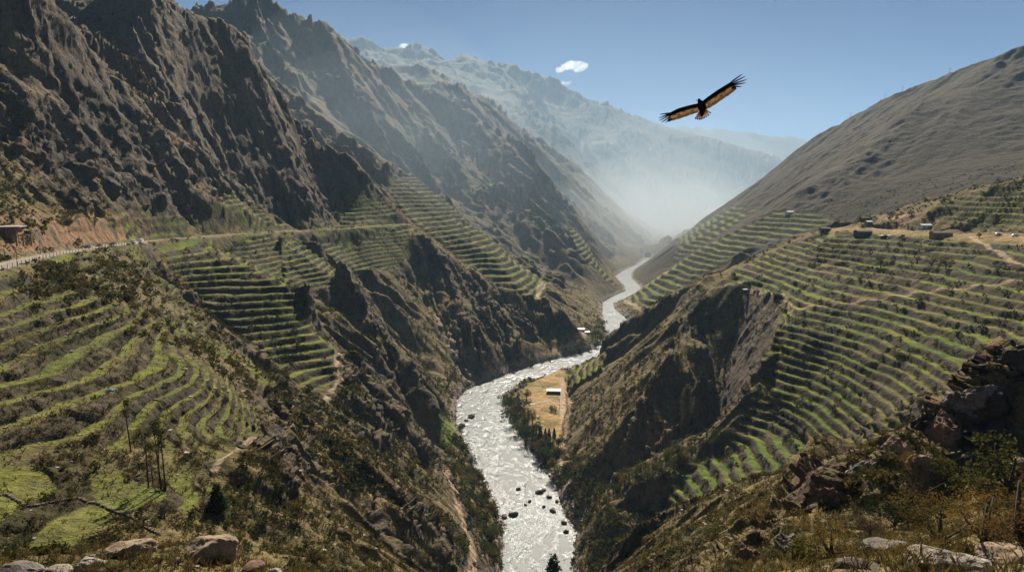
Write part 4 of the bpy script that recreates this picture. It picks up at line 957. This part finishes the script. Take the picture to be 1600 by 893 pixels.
for (u, col, van, lab, off) in [(140, (.03,.03,.035), False, 'black car first of the line parked on the left road', 2), (160, (.16,.025,.02), False, 'dark red car second in line on the left road', 2), (181, (.12,.05,.03), False, 'brown red car third in line on the left road', 2), (201, (.55,.56,.60), True, 'pale grey van fourth in line on the left road', -2), (214, (.75,.75,.74), True, 'white van farthest of the line on the left road', -2)]:
    s = np.interp(u, [0, 50, 100, 170, 230], SR[2:7]); q, d = along(ROAD, s); k = off * .8
    car((q[0] - d[1] * k, q[1] + d[0] * k, q[2] - .24), math.atan2(d[1], d[0]), col, lab, van)
for (u, v, col, lab) in [(1560, 367, (.35,.36,.40), 'small grey car parked on the right hilltop road'), (1586, 369, (.75,.75,.74), 'white car parked farthest right on the hilltop road')]:
    p = at(u, v, 200); car(p, R(-12), col, lab)
# power poles on the right skyline
for (u, v, dm, lab) in [(1328,182,1500,'slim pole on the right skyline, lowest of the row'), (1382,151,1500,'slim pole on the right skyline, second from the low end'), (1409,138,1400,'slim pole on the right skyline, third from the low end'), (1483,112,1300,'slim pole on the right skyline, highest of the row'), (1566,112,1000,'slim pole standing on the right mountain below its skyline')]:
    for dv in range(0, 60, 2):
        p = at(u, v + dv, 900)
        if p and p[1] < 2500: break
    r = empty('power_pole', (p[0], p[1], p[2] - 1), 0); r.rotation_euler = (0, R(6), 0); tag(r, lab, 'power pole'); b = MB(); b.tube([(0,0,-3),(0,0,15)], [.42,.3]); b.build('shaft', M['wood'], r); b = MB(); b.box(-2.4,2.4,-.2,.2,12.8,13.3); b.build('crossarm', M['wood'], r)
# dry-stone wall round the lower left field
pts = [gp(u, v, 40) for u, v in [(-25,775),(10,772),(45,792),(78,786),(125,779),(152,786),(200,806),(252,836)]]; wl = []
b = MB(); rg = random.Random(4)
for a, c in zip(pts[:-1], pts[1:]):
    n = max(2, int(math.hypot(c[0]-a[0], c[1]-a[1]) / .45))
    for k in range(n):
        for lv in range(2):
            t = (k + rg.random()*.6) / n; x = a[0] + (c[0]-a[0])*t; y = a[1] + (c[1]-a[1])*t; z = gz(x, y) - .15 + lv*.33; s = rg.uniform(.17, .28)
            m_ = np.array([(i, j, l) for l in (-1, 1) for j in (-1, 1) for i in (-1, 1)], float) * (s, s*.8, s*.62) * [[rg.uniform(.7, 1.1)] for _ in range(8)]
            th_ = rg.uniform(0, 3); m_ = np.stack([m_[:,0]*math.cos(th_)-m_[:,1]*math.sin(th_)+x, m_[:,0]*math.sin(th_)+m_[:,1]*math.cos(th_)+y, m_[:,2]+z], 1)
            b.add(m_, [(0,2,3,1),(4,5,7,6),(0,1,5,4),(1,3,7,5),(3,2,6,7),(2,0,4,6)])
o = b.build('stone_wall', plain('field_stone', (.115, .095, .07), .95, .4, .8)); tag(o, 'low dry stone wall winding along the lower left field', 'wall')
# ------------------------------------------------------------------ boulders
def rock_mesh(seed, flat=.7, sub=4, rough=.22):
    if flat > 1: sub, rough = 5, .55
    rg = np.random.default_rng(seed); bm = bmesh.new(); bmesh.ops.create_icosphere(bm, subdivisions=sub, radius=1); co = np.array([v.co for v in bm.verts]); nr = rg.normal(size=(11, 3)); nr /= np.linalg.norm(nr, axis=1)[:, None]; off = rg.uniform(.55, .95, 11)
    for n_, o_ in zip(nr, off): d = co @ n_ - o_; co = co - np.maximum(d, 0)[:, None] * n_ * .93
    x, y, z = [np.ascontiguousarray(co[:, i] + seed * 3.7) for i in range(3)]
    k = 1 + rough * (.5 * noise3(x, y, z, .9, 5) + .3 * facet(x, y, z, .42, 6) + .16 * noise3(x, y, z, .2, 7) + .1 * facet(x, y, z, .16, 8)); co = co * k[:, None]; co[:, 2] *= flat
    for v, c in zip(bm.verts, co): v.co = c
    me = bpy.data.meshes.new('boulder'); bm.to_mesh(me); bm.free(); return me
def rock_mat(name, col, moss=(.10, .085, .05)):
    g = NG(name); co = g.n('ShaderNodeTexCoord').outputs['Object']; a = g.noise(1.6, 6, .65, co); b = g.noise(9, 5, .7, co)
    c = g.ramp(a, [(.3, tuple(x*.6 for x in col)), (.5, col), (.7, tuple(x*1.35 for x in col))]); c = g.mul(c, g.ramp(b, [(.3, (.62,.6,.58)), (.7, (1.3,1.3,1.28))]))
    vo = g.n('ShaderNodeTexVoronoi', i_Scale=3.5, feature='DISTANCE_TO_EDGE'); g.l(co, vo.inputs['Vector']); h = g.n('ShaderNodeMath', operation='MULTIPLY_ADD'); h.inputs[1].default_value = .25; g.l(vo.outputs['Distance'], h.inputs[0]); g.l(b, h.inputs[2])
    g.bsdf(c, .92, g.bump(h.outputs[0], .8, .08), .15); return g.m
RK = {'tan': rock_mat('tan_rock', (.27, .20, .135)), 'grey': rock_mat('grey_rock', (.17, .145, .12)), 'red': rock_mat('reddish_rock', (.19, .115, .08)), 'dark': rock_mat('wet_dark_rock', (.06, .05, .042)), 'pale': rock_mat('pale_rock', (.36, .31, .25))}
RM = {}
def boulder(u, v, wpx, mat, label, dmin, flat=.7, seed=0, asp=(1, .8), rz=None, sink=.35, name='boulder', grp=None, loc=None, rot=(0, 0)):
    p = loc or gp(u, v, dmin); s = wpx * math.hypot(*p) / FPX / 2; key = (seed % 9, round(flat, 1), mat)
    if key not in RM: RM[key] = rock_mesh(seed % 9 + 1, flat); RM[key].materials.append(RK[mat])
    o = link(name, RM[key]); o.scale = (s * asp[0], s * asp[1], s); o.location = (p[0], p[1], p[2] + s * flat * (.6 - sink)); o.rotation_euler = (rot[0], rot[1], random.uniform(0, 6) if rz is None else rz); return tag(o, label, 'boulder', grp)
rv = [(810,764,9),(843,769,13),(850,765,8),(858,776,9),(850,791,7),(864,797,12),(881,816,10),(828,783,7),(802,803,15),(788,807,11),(821,788,6),(737,651,14),(722,665,12),(711,672,9),(728,657,8),(870,783,8),(884,830,9),]
for i, (u, v, wp) in enumerate(rv):
    x, y, z = PZ(u, v, RZ); boulder(u, v, wp, 'dark' if i % 3 == 1 else 'grey', 'dark boulder in the river rapids, {o} in the row from midstream'.format(o=ORD[i]), 200, .62, i, loc=(x, y, RZ - .1), grp='boulders in the river')
FGR = [(205,862,64,'tan','long tan slab on the grass left of the big boulder',10,.45,3,(1,.55),R(25)),(330,868,74,'tan','largest foreground boulder, tan with shadowed underside, bottom left',10,.72,2,(1,.75),R(12)),(140,884,44,'pale','pale half buried boulder left of the long tan slab',10,.5,5,(1,.6),R(10)),(30,895,60,'grey','grey slab at the bottom left corner',10,.35,4,(1,.6),R(5)),
 (392,892,40,'red','reddish boulder at the bottom edge right of the big one',10,.6,6,(1,.8),R(40)),(278,876,16,'pale','small pale stone left of the big boulder',10,.6,7,(1,.8),0),(430,894,20,'pale','small pale stone farthest right of the left foreground rocks',10,.6,1,(1,.8),0),(90,893,34,'pale','flat pale stone between the corner slab and half buried boulder',10,.4,8,(1,.7),R(20)),
 (1395,862,80,'grey','grey slab lying in the grass at the bottom right',8,.35,3,(1,.5),R(-12)),(1468,880,120,'pale','long pale ledge at the bottom edge on the right',8,.3,5,(1,.5),R(-6)),(1575,872,90,'tan','tan rock ledge in the bottom right corner',8,.35,2,(1,.6),R(8)),(1590,728,30,'tan','small tan boulder among the bushes at the right edge',8,.7,6,(1,.8),0),(1340,888,60,'grey','grey flat stone leftmost on the bottom right ledge',8,.35,8,(1,.6),R(-8))]
for (u, v, wp, m_, lab, dm, fl_, sd_, asp, rz) in FGR: boulder(u, v, wp, m_, lab, dm, fl_, sd_, asp, rz, .45)
OUT = [(1300,770,70,'red','reddish crag lowest on the right foreground ridge',1),(1345,735,60,'grey','grey crag second up the right foreground ridge',2),(1395,700,64,'tan','tan crag midway up the right foreground ridge',3),(1440,740,80,'tan','broad tan crag below the ridge crest beside golden shrub',4),(1470,665,70,'red','reddish crag high on the right foreground ridge',5),(1520,620,84,'grey','grey crag near the top of the right foreground ridge',6),(1580,570,84,'dark','dark crag at the right edge atop the foreground ridge',7),(1560,680,90,'dark','large dark crag at the right edge below the crest',8),(1500,720,60,'grey','grey crag between golden bushes and the dark crag',0),(1235,850,60,'grey','grey crag lowest on the slope at bottom right',1),(1170,870,50,'red','reddish crag at the bottom edge right of the river slope',2)]
for (u, v, wp, m_, lab, sd_) in OUT: boulder(u, v, wp * .8, m_, lab, 14, 1.05, sd_ + 2, (1, .75), None, .95, 'rock_outcrop', rot=(random.uniform(-.3, .3), random.uniform(-.3, .3)))
# loose stones along the water
def stones(name, label, ln, side, n, seed, smin, smax, spread):
    rg = np.random.default_rng(seed); P_ = np.array(ln); seg = rg.integers(4, 24, n); t = rg.random(n); a = P_[seg]; c = P_[seg + 1]; q = a + (c - a) * t[:, None]; d = c - a; nn = np.hypot(d[:, 0], d[:, 1]) + 1e-6
    off = np.abs(rg.normal(size=n)) * spread - 1.0; x = q[:, 0] - side * d[:, 1] / nn * off; y = q[:, 1] + side * d[:, 0] / nn * off; z = np.maximum(zgrid(x, y), RZ - .5)
    s = rg.uniform(smin, smax, n) ** 1.0 * rg.uniform(.6, 1.3, n)
    base = np.array([(i, j, l) for l in (-1, 1) for j in (-1, 1) for i in (-1, 1)], float) * .62; idx = np.array([(0,2,3,1),(4,5,7,6),(0,1,5,4),(1,3,7,5),(3,2,6,7),(2,0,4,6)])
    v = base[None] * rg.uniform(.55, 1.2, (n, 8, 1)) * s[:, None, None] * np.array([1, .8, .6]); an = rg.uniform(0, 6.28, n); cs, sn = np.cos(an)[:, None], np.sin(an)[:, None]
    v = np.stack([v[..., 0] * cs - v[..., 1] * sn + x[:, None], v[..., 0] * sn + v[..., 1] * cs + y[:, None], v[..., 2] + z[:, None]], -1)
    quads = v[:, idx].reshape(-1, 4, 3); col = np.repeat(np.array([(.30,.26,.22),(.20,.17,.15),(.38,.33,.28),(.24,.17,.13)])[rg.integers(0, 4, n)] * rg.uniform(.7, 1.2, (n, 1)), 6, 0)
    g = bpy.data.materials.get('loose_stone')
    if g is None:
        ng = NG('loose_stone'); at_ = ng.n('ShaderNodeAttribute', attribute_name='tint'); ng.bsdf(at_.outputs['Color'], .9); g = ng.m
    o = link(name, rough_mesh(name, quads, col, g)); tag(o, label, 'stones', kind='stuff')
stones('bank_stones', 'pale loose stones along the left waterline', LBW, 1, 2600, 21, .25, 1.3, 4.0); stones('bank_stones', 'pale loose stones along the right waterline', RBW, -1, 2600, 22, .25, 1.5, 4.5)
def pebbles(n, seed):
    x, y, z, r, i, j, rg = scatter(n, 9, 330, R(40), lambda i, j, rg: (rg.random(len(i)) < .25 + .6 * smooth(.1, .5, n2[i, j])) & ~inriv[i, j], seed); m = len(x); s = r * rg.uniform(.0012, .0042, m) * rg.uniform(.6, 1.5, m)
    base = np.array([(a, b, c) for c in (-1, 1) for b in (-1, 1) for a in (-1, 1)], float) * .6; idx = np.array([(0,2,3,1),(4,5,7,6),(0,1,5,4),(1,3,7,5),(3,2,6,7),(2,0,4,6)])
    v = base[None] * rg.uniform(.5, 1.2, (m, 8, 1)) * s[:, None, None] * np.array([1, .8, .6]) + np.stack([x, y, z], 1)[:, None]
    col = np.repeat(np.array([(.26,.20,.15),(.18,.15,.12),(.34,.28,.21)])[rg.integers(0, 3, m)] * rg.uniform(.7, 1.2, (m, 1)), 6, 0)
    o = link('loose_stones', rough_mesh('loose_stones', v[:, idx].reshape(-1, 4, 3), col, bpy.data.materials['loose_stone'])); tag(o, 'loose stones strewn over the near slopes', 'stones', kind='stuff')
pebbles(9000, 31)
# shrubs of the right foreground
for (u, v, hp, kind, lab, wd) in [(1535,850,84,'goldbush','large golden shrub right of centre in the right foreground',1.3),(1470,850,80,'goldbush','golden shrub left of the large one in the right foreground',1.3),(1590,835,110,'brownbush','rusty brown shrub at the right edge of the foreground',1.2),(1575,770,80,'bush','olive shrub behind the golden ones at the right edge',1.2),(1397,820,56,'darkbush','dark green shrub under the crags of the right foreground',1.1),(1432,745,36,'goldbush','small golden shrub on the broad tan crag',1.2),(1300,868,62,'goldbush','golden shrub left of the grey slab on the right',1.4),(1240,885,50,'olive','olive shrub at the bottom edge right of the gully slope',1.4),(1360,838,40,'brownbush','rusty low shrub between dark shrub and golden shrub',1.3),(1180,812,34,'goldbush','golden bush on the brushy slope right of the river',1.4),(1500,760,46,'bush','olive shrub below the grey crag on the right',1.3),(1120,846,34,'bush','olive bush on the brushy slope nearest the river',1.4),(1440,880,50,'goldbush','golden shrub just above the long pale ledge',1.4)]:
    p = gp(u, v, 9)
    plant('shrub', kind, p, hp * math.hypot(*p) / FPX, lab, 'shrub', None, None, wd)
for (u, v, hp, lab, n) in [(1436,800,85,'dry bare stalks leaning under the tan crag',16),(1325,888,60,'pale dry stalks at the bottom edge beside golden shrub',12),(203,884,50,'bare twiggy plant in front of the long tan slab',14)]:
    p = gp(u, v, 9); h = hp * math.hypot(*p) / FPX; b = MB(); rg = random.Random(int(u))
    for k in range(n):
        a = rg.uniform(0, 6.28); l = rg.uniform(.5, 1) * h; q = rg.uniform(.15, .7); b.tube([(0, 0, -.05), (math.cos(a)*l*q*.4, math.sin(a)*l*q*.4, l*.55), (math.cos(a)*l*q, math.sin(a)*l*q, l*(1-q*.35))], [h*.005, h*.004, h*.0015], 5)
    o = b.build('dry_stalks', plain('dry_stem', (.22, .155, .095), .9)); o.location = p; tag(o, lab, 'dry plant')
log('objects')
# ------------------------------------------------------------------ the eagle
def eagle():
    D = 19.0; c = np.array(P(1097, 166, D)); s = D / FPX / math.cos(R(7)) / 1.0       # metres per photo pixel at that distance
    fwd = c / np.linalg.norm(c); rt = np.cross(fwd, (0, 0, 1)); rt /= np.linalg.norm(rt); up = np.cross(rt, fwd)
    b = MB(); k = s / 9.925
    def W(x, y, d): return c + rt * ((x - 765) * k) - up * ((y - 555) * k) + fwd * d
    def wing(le, te, curl):
        n = len(le); rows = []
        for i, (a, t) in enumerate(zip(le, te)):
            q = curl[i]; r_ = []
            for j, f in enumerate((0, .16, .34, .52, .72, .88, 1.0)):
                x = a[0] + (t[0] - a[0]) * f; y = a[1] + (t[1] - a[1]) * f; r_.append((x, y, q - .035 * math.sin(f * 3.14) , .020 * (1 - f) + .004))
            rows.append(r_)
        vs = []; m = 7
        for r_ in rows: vs += [W(x, y, d - th) for x, y, d, th in r_]
        for r_ in rows: vs += [W(x, y, d + th) for x, y, d, th in r_]
        N = n * m
        for i in range(n - 1):
            for j in range(m - 1):
                a = i * m + j; mi = (0, 0, 1, 1, 2, 2)[j]
                if (j == 2 and i % 3 == 1) or (j == 3 and i % 4 == 2) or i >= n - 3 and j == 3: mi = 2
                b.add([vs[a], vs[a+1], vs[a+m+1], vs[a+m]], [(0,1,2,3)], mi)
                if j < 2: b.add([vs[N+a], vs[N+a+m], vs[N+a+m+1], vs[N+a+1]], [(0,1,2,3)], 0)
        for i in range(n - 1):
            for j in (0, 2): a = i*m+j; b.add([vs[a], vs[a+m], vs[N+a+m], vs[N+a]], [(0,1,2,3)], 0)
        for i in (0, n - 1):
            for j in range(2): a = i*m+j; b.add([vs[a], vs[a+1], vs[N+a+1], vs[N+a]], [(0,1,2,3)], 0)
    def lerp(pts, n):
        p = np.array(pts, float); t = np.linspace(0, len(p) - 1, n); return np.stack([np.interp(t, range(len(p)), p[:, 0]), np.interp(t, range(len(p)), p[:, 1])], 1)
    n = 13; jag = np.array([(0, (i % 2) * 6 - 3) for i in range(n)])
    wing(lerp([(742,500),(850,415),(960,340),(1060,280),(1150,228),(1185,240)], n), lerp([(815,606),(860,592),(960,532),(1060,462),(1165,394),(1245,326)], n) + jag, np.linspace(0, -.16, n))
    wing(lerp([(735,505),(600,530),(430,570),(350,605),(290,638),(278,650)], n), lerp([(715,640),(650,662),(560,690),(420,736),(330,756),(272,772)], n) + jag, np.linspace(0, .12, n))
    def feather(a, t, wd, d0, d1, mi=0):
        a = np.array(a, float); t = np.array(t, float); e = t - a; e /= np.hypot(*e); nn = np.array([-e[1], e[0]]); pts = []
        for f, w_ in ((0, .75), (.3, 1.0), (.65, .8), (.9, .5), (1, .1)): q = a + (t - a) * f; d = d0 + (d1 - d0) * f ** 1.5; pts.append((q - nn * wd * w_, q + nn * wd * w_, d))
        for (p0, p1, d), (q0, q1, g) in zip(pts[:-1], pts[1:]):
            v = [W(*p0, d), W(*p1, d), W(*q1, g), W(*q0, g), W(*p0, d + .012), W(*p1, d + .012), W(*q1, g + .012), W(*q0, g + .012)]
            b.add(v, [(0,1,2,3),(7,6,5,4),(0,3,7,4),(1,5,6,2)], mi)
    for a, t in [((1150,235),(1315,120)),((1165,245),(1355,155)),((1175,258),(1378,200)),((1180,272),(1365,245)),((1180,288),(1308,296)),((1165,305),(1245,322))]: feather(a, t, 11, -.16, -.22)
    for a, t in [((300,640),(143,657)),((295,650),(128,712)),((295,665),(138,752)),((300,690),(168,782)),((310,700),(230,790)),((330,710),(275,772))]: feather(a, t, 11, .12, .08)
    for i, t in enumerate([(668,738),(692,747),(722,752),(752,755),(780,742),(812,730),(842,712),(872,690),(895,658)]): feather((752 + i * 5, 610 - i * 2), t, 15, .03 + .004 * i, .06 + .004 * i, 3)
    for i, t in enumerate([(668,742),(700,751),(735,756),(765,752),(800,738),(835,722),(868,698),(898,660)]): q = np.array(t) * .12 + np.array((762, 600)) * .0 + np.array(t) * .88; feather(np.array(t) * .84 + np.array((765, 600)) * .16, q, 11, .02, .05, 0)
    path = [(700,462,16),(712,462,26),(722,478,27),(738,505,48),(758,540,62),(768,580,60),(768,625,44),(768,670,28),(766,712,8)]
    rings = []; m = 14
    for i, (x, y, r_) in enumerate(path):
        x2, y2, _ = path[min(i + 1, len(path) - 1)]; x0, y0, _ = path[max(i - 1, 0)]; e = np.array((x2 - x0, y2 - y0), float); e /= np.hypot(*e) + 1e-6; nn = np.array((-e[1], e[0]))
        rings.append([W(x + nn[0] * r_ * math.cos(a), y + nn[1] * r_ * math.cos(a), math.sin(a) * r_ * k * .85 - .03) for a in np.linspace(0, 2 * math.pi, m, endpoint=False)])
    for r0, r1 in zip(rings[:-1], rings[1:]): b.add(r0 + r1, [(i, (i + 1) % m, m + (i + 1) % m, m + i) for i in range(m)], 0)
    b.add(rings[0], [tuple(range(m - 1, -1, -1))], 0); b.add(rings[-1], [tuple(range(m))], 0)
    b.add([W(694,452,-.02), W(694,476,-.02), W(694,464,.03), W(676,474,-.01)], [(0,1,3),(1,2,3),(2,0,3),(0,2,1)], 4)
    b.v = [tuple(np.array(v) - c) for v in b.v]
    def feath(nm, col, tr): 
        g = NG(nm); d = g.n('ShaderNodeBsdfDiffuse'); t = g.n('ShaderNodeBsdfTranslucent'); co = g.n('ShaderNodeTexCoord').outputs['Object']; cc = g.ramp(g.noise(14, 4, .6, co), [(.3, tuple(x * .6 for x in col)), (.7, tuple(x * 1.4 for x in col))])
        g.l(cc, d.inputs[0]); g.l(cc, t.inputs[0]); mx = g.n('ShaderNodeMixShader'); mx.inputs[0].default_value = tr; g.l(d.outputs[0], mx.inputs[1]); g.l(t.outputs[0], mx.inputs[2]); g.l(mx.outputs[0], g.out.inputs['Surface']); return g.m
    o = b.build('eagle', [feath('dark_plumage', (.020, .014, .010), .1), feath('brown_flight_feathers', (.17, .10, .046), .5), feath('mid_brown_feathers', (.085, .05, .026), .4), feath('tawny_tail', (.46, .34, .19), .6), plain('horn_beak', (.25, .2, .12), .4)])
    o.location = c; tag(o, 'brown eagle gliding with spread wings against the sky', 'eagle')
eagle()
# ------------------------------------------------------------------ small clouds beyond the mountains
def cloud(u, v, w, h, seed, label):
    D = 21500.0; c = P(u, v, D); s = D / FPX; rg = np.random.default_rng(seed); bm = bmesh.new(); n = 26
    for i in range(n):
        x = rg.uniform(-1, 1); q = (1 - x * x) ** .5; r_ = h * s * rg.uniform(.14, .42) * (.45 + .55 * q)
        z = (rg.uniform(-.2, .35) * q + .22 * x) * h * s
        bmesh.ops.create_icosphere(bm, subdivisions=4, radius=r_, matrix=__import__('mathutils').Matrix.Translation((x * w * s / 2, rg.uniform(-.3, .3) * h * s, z)))
    co = np.array([v_.co for v_ in bm.verts]); L_ = h * s
    d = .16 * noise3(co[:, 0].copy(), co[:, 1].copy(), co[:, 2].copy(), L_ * .3, seed) + .09 * noise3(co[:, 0].copy(), co[:, 1].copy(), co[:, 2].copy(), L_ * .1, seed + 1) + .05 * noise3(co[:, 0].copy(), co[:, 1].copy(), co[:, 2].copy(), L_ * .045, seed + 2)
    bm.normal_update()
    for v_, dd in zip(bm.verts, d): v_.co += v_.normal * float(dd) * L_
    me = bpy.data.meshes.new('cloud'); bm.to_mesh(me); bm.free()
    me.polygons.foreach_set('use_smooth', [True] * len(me.polygons)); me.materials.append(CLOUD)
    o = link('cloud', me); o.location = c; tag(o, label, 'cloud')
g = NG('cloud'); v = g.n('ShaderNodeVolumePrincipled'); v.inputs['Color'].default_value = (1, 1, 1, 1); v.inputs['Density'].default_value = .0034; v.inputs['Anisotropy'].default_value = .62
g.l(v.outputs[0], g.out.inputs['Volume']); CLOUD = g.m
cloud(895, 106, 42, 17, 3, 'largest small white cloud, floating above the far ridge'); cloud(881, 131, 22, 7, 5, 'thin white cloud just above the far ridge below the larger one'); cloud(629, 80, 22, 16, 7, 'white cloud puff between the far left peaks'); cloud(738, 101, 32, 8, 9, 'low white cloud peeping over the far pointed peak')
log('eagle, clouds')
# ------------------------------------------------------------------ light, air, camera
SUN_AZ, SUN_EL = R(6), R(40)       # azimuth from +Y towards +X
w = bpy.data.worlds.new('World'); scene.world = w; w.use_nodes = True
nt = w.node_tree; bg = nt.nodes['Background']; sky = nt.nodes.new('ShaderNodeTexSky'); sky.sky_type = 'NISHITA'; sky.sun_disc = False
sky.sun_elevation = SUN_EL; sky.sun_rotation = SUN_AZ; sky.altitude = 2800; sky.air_density = 0.33; sky.dust_density = 0.15; sky.ozone_density = 3.0
nt.links.new(sky.outputs[0], bg.inputs[0]); bg.inputs[1].default_value = 0.05
sd = bpy.data.lights.new('sun', 'SUN'); sd.energy = 5.0; sd.angle = R(0.53); sd.color = (1, .915, .78)
so = bpy.data.objects.new('sun', sd); COL.objects.link(so)
so.rotation_euler = (math.pi / 2 - SUN_EL, 0, math.pi - SUN_AZ)
hz = bpy.data.meshes.new('haze')
x0, x1, y0, y1, z0, z1 = -19000, 19000, -400, 19200, -206, 1800
hz.from_pydata([(x, y, z) for z in (z0, z1) for y in (y0, y1) for x in (x0, x1)], [], [(0,2,3,1),(4,5,7,6),(0,1,5,4),(2,6,7,3),(0,4,6,2),(1,3,7,5)])
ho = bpy.data.objects.new('haze', hz); COL.objects.link(ho); ho['kind'] = 'stuff'
g = NG('haze'); v = g.n('ShaderNodeVolumePrincipled'); v.inputs['Color'].default_value = (.46, .73, 1, 1); v.inputs['Density'].default_value = 0.5e-4; v.inputs['Anisotropy'].default_value = 0.0
g.l(v.outputs[0], g.out.inputs['Volume']); hz.materials.append(g.m)
def mist(c, r, dens, rz=0, col=(.87, .94, 1, 1)):
    bm = bmesh.new(); bmesh.ops.create_icosphere(bm, subdivisions=4, radius=1)
    for v in bm.verts:
        k = 1 + .12 * math.sin(5 * v.co.x + 3 * v.co.y) * math.cos(4 * v.co.z + 2 * v.co.x); v.co *= k
    me = bpy.data.meshes.new('valley_mist'); bm.to_mesh(me); bm.free()
    o = bpy.data.objects.new('valley_mist', me); COL.objects.link(o); o.location = c; o.scale = r; o.rotation_euler = (0, 0, rz); o['kind'] = 'stuff'
    g = NG('mist'); v = g.n('ShaderNodeVolumePrincipled'); v.inputs['Color'].default_value = col; v.inputs['Density'].default_value = dens; v.inputs['Anisotropy'].default_value = .1
    g.l(v.outputs[0], g.out.inputs['Volume']); me.materials.append(g.m)
for k in (1.0, .9, .8, .7, .6, .5, .4):
    mist((640, 4300, 60), (2200 * k, 3200 * k, 900 * k), 0.17e-4, R(-10), (.62, .82, 1, 1))
for k in (1.0, .75, .5):
    mist((700, 3100, -120), (700 * k, 1650 * k, 400 * k), 0.75e-4, R(-13), (.80, .92, 1, 1))
for k in (1.0, .88, .76, .64, .52, .4):
    mist((500, 2420, -130), (480 * k, 960 * k, 230 * k), 1.3e-4, R(-12))
for k in (1.0, .75, .5):
    mist((-280, 1400, 0), (420 * k, 430 * k, 330 * k), 1.7e-4, R(20), (.68, .85, 1, 1))
cd = bpy.data.cameras.new('camera'); cam = bpy.data.objects.new('camera', cd); COL.objects.link(cam); scene.camera = cam
cd.sensor_width = 36; cd.lens = 36 * FPX / 1600; cd.clip_end = 60000; cd.clip_start = .3
cam.rotation_euler = (math.pi / 2 - PITCH, 0, 0)
vs = scene.view_settings; vs.view_transform = 'Standard'; vs.look = 'None'; vs.exposure = 1.05; vs.gamma = 1; vs.use_curve_mapping = False
cy = scene.cycles; cy.max_bounces = 8; cy.diffuse_bounces = 1; cy.glossy_bounces = 2; cy.transmission_bounces = 4; cy.volume_bounces = 2; cy.transparent_max_bounces = 160
cy.use_denoising = True; cy.sample_clamp_indirect = 4
try: cy.denoiser = 'OPENIMAGEDENOISE'
except Exception as e: print(e)
log('done')
